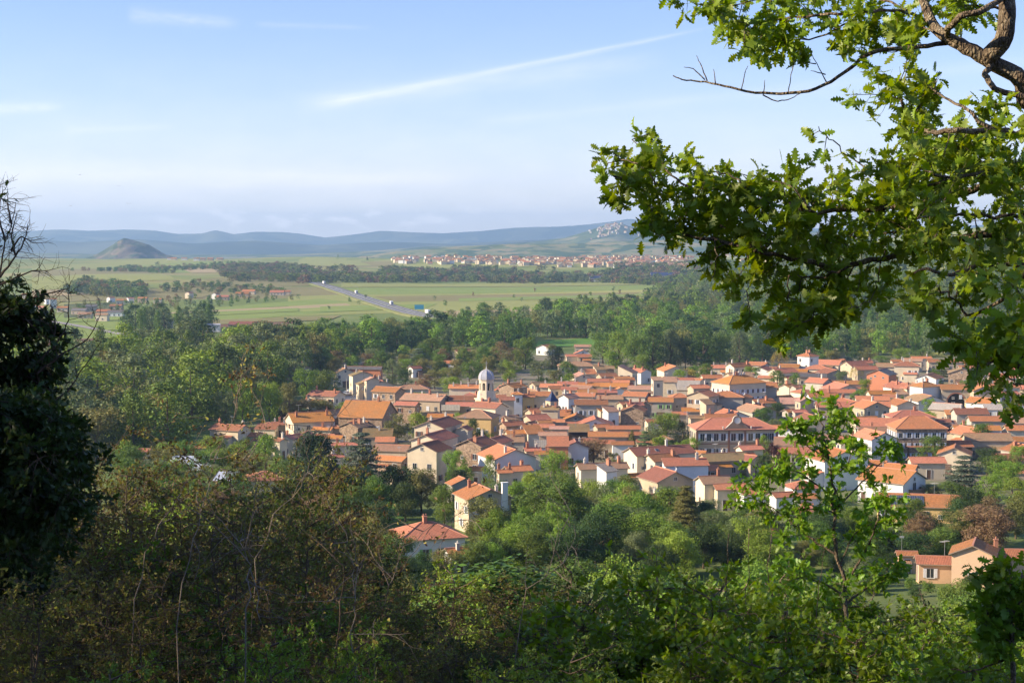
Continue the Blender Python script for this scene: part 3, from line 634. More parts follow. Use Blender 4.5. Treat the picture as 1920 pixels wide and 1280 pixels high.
# px  eave_y  width_px  depth/length  wall_m  rot  type roof wall chimneys options | landmark name | own label
TBL='''
432 807 70 .6 5 -25 g D c 2 |long cream house at the wood's edge|long cream house with dark tiled roof standing alone at the wood's edge
505 799 32 1 3 10 h D c 0 ||small pavilion with a pointed dark red pyramid roof
525 796 26 .6 4 0 g D t 3
500 805 40 .5 3 -10 s D c 0
484 818 30 .7 3 -15 g R c 0
580 791 88 .75 6 22 g O c 2 |big house with the bright orange roof|big cream house with bright orange roof near the purple beech
570 803 40 .7 4 25 g R c 1
606 806 34 .6 4 -10 g O c 1
632 803 22 1 4 10 h O c 0
666 801 52 .9 5 60 g B s 3
671 806 24 .7 3 0 s O c 0
690 782 98 .95 5 -14 g R s 1 |great red barn roof|stone barn under the widest plain red roof of the village's near side
764 760 44 .6 6 -18 g R s 0
728 735 57 .6 6 -28 g R s 0
775 729 54 .55 4 0 h B c 1
798 751 88 .55 7 -22 g P t 4 |long house with four chimneys|long tan house with weathered pinkish roof and four chimneys
803 758 18 .8 3 0 s R t 0
645 699 36 1.6 6 112 g B c 2
677 704 40 1.5 8 112 g B c 1 b |tall cream street house|tall cream gabled house at the head of the sunlit street
681 720 24 1.1 6 112 g B c 0
697 713 26 1.3 8 112 g P c 1
714 722 44 1.1 6 112 g R c 2
683 692 64 .25 5 -8 g G p 0 |long grey roofed hall|long brick hall under a grey slate roof behind the street
705 705 14 1 4 0 g R c 0
541 698 22 1 6 20 h S t 1 ||small manor wing with a steep dark blue slate roof
563 691 38 1.3 7 118 g P t 2 |old manor among the trees|pale manor with tan roof among tall trees beyond the village
547 688 22 .8 7 10 g R c 2
612 743 66 .62 6 -26 g D c 2 |long cream house by the bright tree|long cream house with dark red roof behind the bright round tree
582 750 14 1 3 0 s R t 0
708 819 52 .5 3 0 s B t 1
722 828 32 .4 3 0 s R g 0
737 845 66 .6 4 -14 g B t 0
805 846 72 .9 8 66 g D c 1 |cream gable house with the wide red roof|cream house with a wide dark red roof nearest below the stepped gables
815 826 76 .55 8 68 g R c 1 ||middle house of the three stepped cream gables
822 801 78 .55 9 70 g D c 2 |tall stepped gable house|tallest of three stepped cream gables with dark red roof
870 806 28 1 8 68 g D g 0
622 822 40 .5 4 -10 g O c 0
645 835 44 .4 3 10 g R c 1
630 857 26 .8 4 20 g R c 1
735 864 60 .5 3 -25 g O s 0
643 886 22 .8 4 10 h R w 0
742 887 20 .8 3 20 g R c 0
524 827 26 .8 5 -40 g D c 1
549 823 40 .7 5 60 g R c 1
574 816 24 .9 5 85 g R g 0
610 820 32 .6 4 -8 g O c 0
498 900 78 .85 4 10 h D c 0 |villa with the brown hipped roof|cream villa with a low brown red hipped roof among garden trees
360 881 84 .5 4 -6 s M t 0 W|||workshop
428 901 46 .6 4 -10 s M k 0
268 846 22 .7 4 0 g R c 0
372 840 26 .6 4 10 g R c 0
872 728 56 .45 8 -5 g O c 4 
870 750 52 .6 7 -6 g D c 0 |church nave|||nave
906 748 28 .9 6 10 h D g 0
862 761 46 .5 6 0 g R t 0
917 765 62 .6 8 -35 g D c 3
896 783 74 .75 8 -15 h B y 0 |big ochre hipped house|big ochre walled house with a hipped brown roof below the church
826 782 44 .5 6 -6 g O t 0
845 769 30 .5 5 0 s L t 0
962 727 48 .9 8 48 g R s 2 |tall rubble stone house|tall rubble stone house with orange red roof behind the yellow houses
970 739 18 .9 9 5 h O w 1
990 744 22 1 8 5 g R y 1 A |yellow house with orange shutters|yellow ochre house with orange shutters in the centre of the village
1013 742 36 .8 8 -4 g R c 0 |broad cream house by the yellow one|broad cream house with red roof joined to the yellow house
950 750 26 .8 8 5 g D c 0
1010 722 32 .7 5 30 g B t 0
1034 726 40 .6 5 -8 g O t 1
1065 720 36 .5 4 -5 g R t 2
1068 731 28 .7 6 -10 g R c 1
1042 729 26 .8 6 10 g D c 0
1066 746 34 .9 8 42 g P w 2 |white house with chimneys on its gable|white house with pinkish roof beside the dark blue spire
1032 768 34 .8 8 -10 g B t 2
1004 774 36 .9 6 30 g R t 0
1108 758 56 .5 7 0 g D g 1 W |long grey house with white shutters|long grey house with a row of white shutters in the village centre
1098 743 36 .6 6 -10 g R t 1
1100 736 34 .7 6 5 g R c 0
1107 723 42 .5 4 -6 g O t 1
1126 715 44 .4 4 0 g O w 1 |low white house with orange roof|low white house with long orange roof at the village's far edge
1138 706 36 .7 5 20 g D t 0
1107 701 20 .8 5 10 s O c 0
1124 693 22 .8 5 20 s B t 1
1142 691 16 1 5 0 g B s 0
1080 686 64 .4 6 0 h P t 0 |wide tan farmhouse beyond the village|wide tan farmhouse with pale hipped roof among trees beyond the village
1073 668 26 .6 3 10 g O c 0
1093 663 28 1.3 3 90 g R w 0 |white gable beyond the village|white gabled house farthest out toward the green meadow
1096 669 24 .7 3 0 g R t 0
1093 650 30 .5 4 -5 g P t 0
1023 652 32 .9 4 60 g O w 0
1165 717 28 .6 5 -5 g O c 0
1166 710 28 .5 5 10 g R t 0
1153 725 50 .5 4 -6 g O c 1
1162 734 26 1.2 3 90 g O w 0
1133 736 42 .5 5 5 g R t 1
1144 748 46 .6 6 -5 g B t 1
1170 758 24 .9 6 30 g R t 0
865 661 38 .7 4 40 g R c 0 |cream house in the far meadow|cream house with red roof alone in the meadow behind the church
833 681 56 .3 3 -6 g R w 0
884 681 16 .6 3 0 g R c 0
778 691 24 .8 4 35 g D w 0
938 745 18 .8 6 0 g R c 0
1177 699 34 .8 6 68 s P c 0
1200 698 38 .8 5 -48 g R w 2 |white house at the wood's foot|white house with clean red roof at the foot of the wood
1173 713 30 .6 4 10 g R c 0
1170 721 30 .5 4 -6 g O c 0
1203 730 48 .5 4 -8 g P c 1
1193 743 48 .7 7 -20 g R g 0
1232 713 20 .7 9 12 s P c 0 |||||
1256 716 26 .7 8 -6 s P c 0 |blind cream wall house|cream house with tall windowless sunlit walls
1275 715 50 .5 5 -10 g R t 0 k
1305 715 32 .8 4 -35 g R c 0
1334 709 38 .6 4 10 g O c 1
1325 692 28 .5 3 10 g P t 0
1350 690 32 .6 4 -8 g O c 2
1385 688 44 .7 6 24 g D c 2
1380 698 54 .3 3 -4 g O w 0
1385 706 50 .6 4 20 g P t 1
1290 731 44 .8 4 -10 s L g 0
1310 728 38 .7 5 20 g O t 1
1385 719 94 .62 10 28 h O c 5 Wq |tall white hospice block|largest four square building with orange hipped roof and rows of windows
1274 745 36 .8 7 8 h R g 0
1318 743 56 .9 9 58 g R t 0 |tall tan house with blank gable|tallest tan house with a blank gable behind the school
1362 744 60 .7 8 -5 h R g 0 
1393 746 32 .9 7 50 g O t 0 d
1239 753 44 .6 6 -6 g R g 0 N |grey house with green shutters|grey house with bright green shutters behind the leafy garden trees
1222 748 34 .6 6 10 g D t 1
1298 771 36 .6 4 -4 g O t 0
1326 758 24 .9 8 30 s B t 0
1274 777 24 .7 4 0 g R t 0
1305 784 26 .6 4 10 g B t 0
1222 791 24 .8 4 15 g R c 0
1188 771 46 .8 5 78 g R s 0
1190 760 30 .7 6 10 g D t 2
1211 758 20 1.3 6 80 g R t 0
1168 804 58 .35 4 0 g O t 0 |brightest orange shed roof|long low shed with the brightest orange roof in the middle of the village
1140 818 68 .4 4 -2 g R t 0
1195 815 46 .4 4 0 g R t 0
1374 804 150 .42 8 5 h R t 0 xx |old school|wide school with clean orange red hipped roof and a round pediment dormer|school
1472 803 56 .35 4 3 g O w 0 |school's low wing|low white school wing with plain orange roof|school_wing
1422 685 38 .7 5 -32 g R g 1
1403 695 48 .3 3 0 g O c 0
1440 693 34 .6 4 -20 g D t 0
1396 704 34 .5 4 -8 g P t 0
1468 699 52 .7 5 28 g R c 1 b |cream gable with long red roof|cream gabled house with long red roof left of the white tower
1480 689 40 .6 4 -20 g R g 0
1499 697 32 .6 4 -20 g O w 0
1515 668 36 .9 9 42 h O w 2 |white dovecote tower|square white tower house with pointed orange roof at the far edge
1534 692 50 .7 5 -18 h R c 0 
1552 684 56 .6 4 -28 g O c 0
1572 677 28 .5 3 -10 g O c 0
1522 706 50 .4 4 -4 g G t 0 ||long low shed under a dark grey slate roof below the white tower
1437 709 30 .6 4 -20 g R c 0
1535 718 46 .8 5 -42 g O g 1
1477 726 30 .9 5 45 g O c 1
1492 727 24 .8 5 40 g R g 0
1505 736 38 .8 5 28 h O c 0 
1470 747 32 .7 4 28 g O c 0
1508 752 28 1 6 104 g P t 0 b
1482 757 36 .5 4 -4 s P t 0
1542 744 52 .5 5 3 g R w 1
1570 736 62 .35 4 -5 g R g 1
1562 719 34 .5 4 0 g R c 0
1600 720 52 .4 4 -3 g R c 0
1480 772 24 .8 4 30 g O g 0
1497 773 28 .7 4 20 g R g 0
1420 764 30 .9 4 48 g O w 1
1438 771 16 .8 3 20 g O w 0
1560 763 58 .6 5 -4 g R t 1
1441 725 28 .8 8 -5 g R g 0
1653 703 54 .85 7 58 g G p 0 x |salmon brick barn|tall salmon brick barn with small high openings and a grey roof
1622 693 42 .6 5 10 g R t 0
1623 680 22 .7 5 10 g R t 2
1700 686 48 .6 7 -14 h D c 2 W |cream villa with dark hipped roof|cream villa with dark red hipped roof and white shutters among gardens
1712 677 36 .6 5 -20 g P t 0
1727 672 34 .4 4 0 g O c 1
1682 678 20 .7 5 0 g R c 1
1772 679 62 .3 4 -3 g R t 0
1743 710 52 .75 5 58 g D w 1 |white gable with dark red roof|white gabled house with a deep dark red roof above the spruce
1803 700 52 .9 5 74 g B s 0 |fieldstone barn gable|fieldstone barn with broad brown gable on the slope
1815 690 32 .5 4 0 g R g 1
1734 725 50 .75 8 28 h R w 2 |bright white house by the spruce|bright white hipped house beside the blue green spruce
1704 728 24 .8 6 20 h R c 1
1690 739 22 .8 4 10 s P t 0
1797 730 68 .5 7 -3 g R t 0 |arched barn|long tan barn with a big dark arched doorway
1841 732 34 1.4 7 92 g R t 0 |||
1886 740 46 .5 6 18 g R c 1
1880 726 52 .5 6 0 g R c 2
1841 756 54 .75 4 -40 g O w 0 |small white bungalow|small white bungalow with bright orange roof above the yellow bush
1776 769 64 .8 4 -35 g L t 0 |pale grey roofed shed|low barn with pale grey roof
1795 777 42 .3 3 0 s O t 0
1851 789 66 .5 5 -3 g O g 1
1898 779 38 .8 4 -48 g P g 0
1862 768 32 .6 3 -5 s L w 0
1885 692 52 .6 5 0 h R c 1
1880 716 40 .9 4 75 g R w 0
1912 753 20 .7 4 0 g O c 0
1914 763 20 .9 4 80 g R w 0
1719 802 92 .62 9 2 h R s 0 Wq |great stone mill house|great dark stone house with broad hipped red roof and white windows
1706 782 78 .6 7 3 h R t 1
1760 791 36 .5 5 0 g D t 0
1776 798 32 .5 4 0 s B k 0
1631 765 56 .9 6 106 g R t 1 |tan gable with two white windows|tan gabled house with two white framed windows
1635 750 58 .5 5 -5 g O c 0
1652 739 48 .5 4 5 g O c 1
1669 745 26 .7 4 -20 g D t 0
1620 788 46 .6 5 10 g O c 1
1645 808 68 .4 6 -3 g B t 1
1640 823 64 .7 7 108 g O w 0 
1757 837 118 .28 4 3 g R k 0 |long open barn|longest open fronted barn with an unbroken red roof|open_barn
1737 867 58 .55 4 0 g O c 0 b |cream house below the open barn|low cream house with orange roof in front of the open barn
1790 852 64 .9 5 72 g R c 0
1636 873 54 .6 5 -28 g O w 0
1672 905 118 .85 5 -42 g R w 0 |big white house with balcony|big white house with a wide red roof and a balcony in its gable
1687 880 64 .5 5 -28 g O g 0
1722 950 156 .5 3.2 -12 g R y 0 |house with solar panels|low yellow cream house with solar panels on its red roof
1568 863 98 1.1 7 108 g O w 2 |tall white house behind the oak sapling|tall white gabled house with orange roof behind the oak sapling
1540 823 50 .5 4 -5 g P t 0
1597 826 46 .6 5 0 g O c 1
1236 853 126 .42 7 22 g D c 1 k |pair of sunlit cream gables|long cream house with sunlit gable, farther one of a joined pair
1240 864 66 .7 6 28 g D c 2 ||cream house with a bright blank gable, nearer one of the joined pair
1305 852 38 .7 4 -20 g O w 0
1285 873 80 .3 7 6 s R w 1 x |blue white blank wall house|house with long red lean roof over a blank white wall
1248 902 88 .85 5 112 g D t 0 dk |tan gable with a dish|tan gabled house with dark red roof, roof window and dish
1192 894 32 .7 4 20 g O c 0
1355 864 90 .55 4 18 g B t 1
1402 863 46 .8 4 -45 g D t 0
1405 843 46 .6 4 20 g O c 2
1338 906 60 .8 5.5 14 g P c 1 b
1368 917 62 .6 4.5 10 g R c 0 Y |house with yellow shutters|cream house with yellow shutters and a red roof
1335 882 20 .8 2.6 0 s R k 0 
1222 938 48 .8 4 48 g R w 1 d |cottage with a big white dish|small red roofed cottage with a big white satellite dish
1238 950 38 .8 3 40 g R w 1
1505 915 58 .8 4 15 h R w 0 |red hipped house behind the sapling|low white house with deep red hipped roof seen through the sapling
1508 933 36 .6 3 0 g R w 0
1466 931 42 .6 4 20 g R w 0
1408 926 50 .6 4 20 g R w 0
1420 957 26 .7 3 10 g R w 0
1432 1000 28 .7 3 10 g O w 0
1512 962 28 .6 2.6 5 s R t 0
1826 1040 86 .9 5 70 g R e 0 b |peach gable house|peach coloured house with sunlit gable at the slope's foot
1896 1044 78 .5 4.5 -6 g R e 1
1763 1057 84 .5 3 -8 g R e 0 W ||low peach annex with ribbed red roof beside the gable house
1700 1040 30 .6 3 -5 g R e 0
800 1010 138 .75 4 18 h R w 1 N |nearest red hipped villa|nearest white villa with ribbed red hipped roof amid dark bushes
856 1038 44 .8 3 25 g O w 1
905 935 96 .9 6.5 110 g R t 2 W |tan gable house with white stack|tan gabled house with a tall white chimney stack on its side
866 908 50 1.5 5 112 g R g 0
950 860 98 .85 6 112 g R w 1 x |wide blank white gable|wide blank white gable under an orange roof below the church street
893 836 68 .75 7 64 g D s 2 |old stone gable house|dark roofed rubble stone house with one wall in shade
885 864 27 .8 3 5 s O c 0
932 830 50 .7 6 64 g R t 1
970 883 50 .6 4 24 g O c 1
945 886 26 .7 4 15 g R c 2
893 881 20 .9 4 0 g R c 0
1036 816 46 .45 6 0 g P t 0
1046 836 36 .8 6 0 s R p 0 
1015 838 22 .8 4 0 s L w 0
1017 851 24 .7 4 0 g R c 1
1000 813 36 .8 5 20 s R c 0
998 845 28 .7 4 10 g R c 2
1020 801 34 .6 6 0 g R t 0
1049 804 32 .6 6 -5 g P t 0
1042 791 28 .6 6 0 g O t 0
1020 793 26 .7 6 20 g R t 0
1005 787 50 .8 6 30 g R t 1
994 796 24 .9 6 60 g D s 0
960 798 44 .6 6 30 g R s 1
968 813 40 .6 5 15 g O t 1
965 828 32 .6 5 0 s P g 1
947 834 24 .8 5 50 g R t 0
957 786 32 .7 6 35 g P t 1
1115 797 58 1 4 90 g R w 0 |low white gable in the middle|low white gable with spread orange roof in the middle of the village
1080 788 42 .9 4 86 g O t 0
1145 772 28 .8 5 28 s P w 0
1128 770 36 .8 5 40 g O c 0
1090 803 50 .4 3 0 s O k 0
1128 801 28 .7 4 20 g R t 0
1085 809 36 .6 4 0 s B k 0
1097 829 42 .6 4 0 g R t 0
1078 839 42 1 5 92 g D w 1 H |half timbered gable|small gabled house with dark overhanging roof next to the vivid green tree
1137 831 26 .7 4 0 g R t 0
1167 833 36 .5 4 0 g R w 0
1128 879 92 .4 6 12 g B c 2 b |long pale house behind the plane trees|long pale house with mossy brown roof behind the plane trees
1138 884 34 .9 6.5 38 s L w 1 x
1172 834 22 .8 3 0 g R t 0
1205 829 24 .8 3 10 g R t 0
1228 831 28 .7 3 0 g R t 0
1245 824 27 1 2.6 10 h B w 0 x ||small square garden pavilion with pointed tan roof
1830 806 80 .35 5 -3 g O w 1
1850 825 80 .5 5 -3 g P t 0 |broad pinkish roofed barn|broad barn with faded pinkish roof at the village's end
1908 806 44 .6 5 0 g O c 2
1784 817 38 .9 4 55 g B t 1
1900 827 42 .6 4 -10 g R w 0
1895 863 60 .3 3 -2 s D t 0
1905 887 44 .4 2.2 -4 s O t 0
'''
SPEC={}
for ln in TBL.strip().split('\n'):
    a,*b=ln.split('|'); f=a.split()
    px,ye,w,dl,H,rot=map(float,f[:6]); typ,rc,wc,nch=f[6],f[7],f[8],int(f[9]); opt=f[10] if len(f)>10 else ''
    lm=b[0].strip() if b and b[0].strip() else None; lab=b[1].strip() if len(b)>1 and b[1].strip() else None
    nm=b[2].strip() if len(b)>2 and b[2].strip() else ('barn' if lm and 'barn' in lm and 'house' not in lm else 'house')
    if nm in ('|',''): nm='house'
    if lab is None and lm: lab=None
    if b and len(b)>3 and b[3].strip(): nm=b[3].strip()
    x='x' in opt
    h=house(px,ye,w,dl,H,rot,typ,rc,wc,nch,opt,lm,lab,nm,'barn' if 'barn' in nm else 'school' if nm=='school' else 'house',win=not x, pitch={'school':25}.get(nm, 50 if rc=='S' else 30 if wc=='s' and w>90 else None))
    if lm: SPEC[lm]=h
def infill():
    rg=random.Random(12); poly=[(600,800),(700,765),(760,735),(930,745),(1150,712),(1400,700),(1600,700),(1920,695),(1930,890),(1780,885),(1690,850),(1500,880),(1400,895),(1250,865),(1080,865),(900,850),(720,850)]
    P=[hit(*q)[:2] for q in poly]; k=0
    def inp(x,y):
        c=False
        for i in range(len(P)):
            (x0,y0),(x1,y1)=P[i],P[i-1]
            if (y0>y)!=(y1>y) and x<(x1-x0)*(y-y0)/(y1-y0)+x0: c=not c
        return c
    for _ in range(6000):
        x=rg.uniform(min(p[0] for p in P),max(p[0] for p in P)); y=rg.uniform(min(p[1] for p in P),max(p[1] for p in P))
        if not inp(x,y): continue
        L=rg.uniform(8,12); H=rg.uniform(3.2,5.2)
        if any((h['o'].location.x-x)**2+(h['o'].location.y-y)**2<(max(h['L'],h['D'])*.42+L*.5)**2 for h in HOUSES): continue
        px,py,d=proj(x,y-3,zf(x,y)+H)
        if 1210<px<1300 and 765<py<860 or 1000<px<1080 and 840<py: continue
        house(px,py,L/d*FPX,rg.uniform(.6,.85),H,rg.choice((0,5,-12,25,-30,70,100,110)),'g',rg.choice('RORRPBD'),rg.choice('cwctcg'),rg.choice((0,1,1,2))); k+=1
        if k>=46: break
    print('infill',k)
infill()
# ---- the school: arched windows, string course, pediment dormer
def school(h):
    o=h['o']; L,D,H=h['L'],h['D'],h['H']; tp=math.tan(h['pitch'])
    b=MB(); y=-D/2
    b.box(-L/2-0.1,L/2+0.1,y-0.12,y-0.002,3.9,4.15,0); b.box(-L/2-0.12,L/2+0.12,y-0.2,y-0.003,H-0.45,H-0.15,0)
    for x in (-L/2,-L*0.1,L*0.1,L/2): b.box(x-0.28,x+0.28,y-0.17,y-0.004,-3,H-0.45,0)
    link('string_course',b.mesh('string_course',[simple('brick_trim',(0.24,0.13,0.09),0.9)]),o)
    for f,z in ((0,0.7),(1,4.8)):
        for u in (-.43,-.35,-.26,-.17,-.045,.045,.17,.26,.35,.43):
            if f==0 and abs(u)<.05 : continue
            w=link('window',WINB,o,(u*L,y,z)); 
            for s in (-0.95,0.95):
                q=link('shutter',SHUT['W'],w,(s*0.98,0,0)); q.scale=(1.0,1,1.43)
        for v in (-.25,.1,.3): link('window',WINB,o,(-L/2,v*D,z),-PI/2)
    for u in (-.30,.30): pass
    # pediment dormer: gabled front with scrolled round top
    b=MB(); w=3.6; yy=y-0.25; zb=H-0.1
    pts=[(-w,zb),(w,zb),(w*0.62,zb+1.3),(1.3,zb+2.2)]+[(1.25*math.cos(a),zb+2.6+1.25*math.sin(a)) for a in np.linspace(-0.1,PI+0.1,12)]+[(-1.3,zb+2.2),(-w*0.62,zb+1.3)]
    fr=[(x,yy,z) for x,z in pts]; bk=[(x,yy+0.7,z) for x,z in pts]
    b.poly(fr,0); b.poly(bk[::-1],0)
    for i in range(len(pts)): j=(i+1)%len(pts); b.poly([fr[j],fr[i],bk[i],bk[j]],1)
    ped=link('pediment',b.mesh('pediment',[simple('pediment_stone',(0.30,0.21,0.15),0.9),M_CHIMW]),h['rf'])
    b=MB(); n=20; c0=[(0.75*math.cos(2*PI*i/n),yy-0.05,zb+2.5+0.75*math.sin(2*PI*i/n)) for i in range(n)]; b.poly(c0,0)
    for i in range(n):
        j=(i+1)%n; q=lambda k:(0.92*math.cos(2*PI*k/n),yy-0.09,zb+2.5+0.92*math.sin(2*PI*k/n)); b.poly([c0[i],q(i),q(j),c0[j]],1)
    link('clock_face',b.mesh('clock_face',[simple('clock_white',(0.6,0.6,0.6),0.6),M_CHIMW]),h['rf'])
    # saddle roof behind the pediment
    b=MB(); zr=zb+2.6; dd=(zr-H)/tp+1.5
    for s in (-1,1): b.poly([(0,yy+0.2,zr),(0,yy+dd+1.2,zr),(s*3.2,yy+0.9,H+0.3),(s*3.2,yy+0.2,H+0.2)][::s],0,[(0,0),(dd,0),(dd,4),(0,4)])
    link('dormer_roof',b.mesh('dormer_roof',[ROOF['D']]),h['rf'])
    for s in (-1,1):
        b=MB(); b.frus(6,0.15,0.15,H-0.1,H+0.5,0,s*3.9,y-0.15); b.frus(8,0.28,0.0,H+0.5,H+0.95,0,s*3.9,y-0.15); link('finial',b.mesh('finial',[M_CHIMW]),h['rf'])
    tag(o,group='')
    del o['group']
school(SPEC['old school'])
# ---- open barn: posts and dark bay
def barn_open(h):
    o=h['o']; L,D,H=h['L'],h['D'],h['H']
    w=[c for c in o.children if c.name.startswith('wall')][0]; me=w.data; bpy.data.objects.remove(w)
    b=MB(); x=L/2;y=D/2
    b.box(-x,x,y-0.3,y,-4,H,0); b.box(-x,-x+0.3,-y,y-0.3,-4,H,0); b.box(x-0.3,x,-y,y-0.3,-4,H,0)
    link('wall',b.mesh('wall',[WALL['s']]),o)
    for i in range(6):
        b=MB(); q=-x+0.15+(L-0.3)*i/5; b.box(q-0.14,q+0.14,-y,-y+0.28,-4,H,0); link('post',b.mesh('post',[M_DOOR]),o)
barn_open(SPEC['long open barn'])
# ---- arched barn doorway
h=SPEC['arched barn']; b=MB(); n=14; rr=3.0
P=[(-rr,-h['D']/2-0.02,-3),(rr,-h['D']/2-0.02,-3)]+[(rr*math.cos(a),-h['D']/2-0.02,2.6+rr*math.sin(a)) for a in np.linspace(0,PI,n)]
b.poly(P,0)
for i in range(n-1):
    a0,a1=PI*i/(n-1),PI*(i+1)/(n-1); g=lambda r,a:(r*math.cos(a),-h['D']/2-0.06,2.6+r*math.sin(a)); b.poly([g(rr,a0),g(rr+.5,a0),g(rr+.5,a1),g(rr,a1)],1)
link('arched_doorway',b.mesh('arched_doorway',[simple('barn_opening_shade',(0.012,0.010,0.010),0.9),M_CHIM]),h['o'],(-0.12*h['L'],0,0))  # flat near-black sheet painted as the shaded barn interior, with a brick arch
# ---- stone mill, salmon barn small openings
h=SPEC['salmon brick barn']
for (a,ox,oy,u,z) in [(-PI/2,-h['L']/2,0,-.25,5.6),(-PI/2,-h['L']/2,0,.12,6.1),(-PI/2,-h['L']/2,0,.3,5.2)]: link('window',WINS,h['o'],(ox,u*h['D'],z),a)
# ---- solar panels
h=SPEC['house with solar panels']; b=MB(); t=h['pitch']
for i in range(5):
    for j in range(2):
        x0=-0.36*h['L']+i*1.35; y0=j*1.95; b.box(x0,x0+1.27,y0,y0+1.86,0.0,0.06,1); b.box(x0+0.04,x0+1.23,y0+0.04,y0+1.82,0.06,0.075,0)
        for k in (0.33,0.66): b.box(x0+1.27*k-0.012,x0+1.27*k+0.012,y0,y0+1.86,0.075,0.08,1)
        for k in (0.25,0.5,0.75): b.box(x0+0.04,x0+1.23,y0+1.86*k-0.012,y0+1.86*k+0.012,0.0755,0.0805,1)
q=link('solar_panel',b.mesh('solar_panel',[simple('solar_cell',(0.04,0.05,0.075),0.25,2,0.2,spec=0.6),M_METAL]),h['rf'],(0,-h['D']/2-0.1,h['H']+0.22)); q.rotation_euler=(t,0,0)
# ---- tall white chimney stack on the tan gable house; balcony
h=SPEC['tan gable house with white stack']; b=MB(); b.box(-h['L']/2-0.7,-h['L']/2-0.003,h['D']*-0.33-0.55,h['D']*-0.33+0.55,-4,h['H']+2.9,0); b.box(-h['L']/2-0.8,-h['L']/2+0.1,h['D']*-0.33-0.65,h['D']*-0.33+0.65,h['H']+2.9,h['H']+3.05,0)
link('chimney',b.mesh('chimney',[WALL['w']]),h['o'])
h=SPEC['big white house with balcony']; b=MB(); x=h['L']/2
b.box(x-1e-3,x+1.4,-2.5,2.5,2.4,2.6,0); 
for s in (-2.45,2.45): b.box(x,x+1.4,s-.05,s+.05,2.6,3.5,0)
b.box(x+1.34,x+1.4,-2.5,2.5,2.6,3.5,0); link('balcony',b.mesh('balcony',[simple('balcony_brown',(0.25,0.17,0.12),0.8)]),h['o'])
link('window',WINB,h['o'],(x,0,2.7),PI/2)
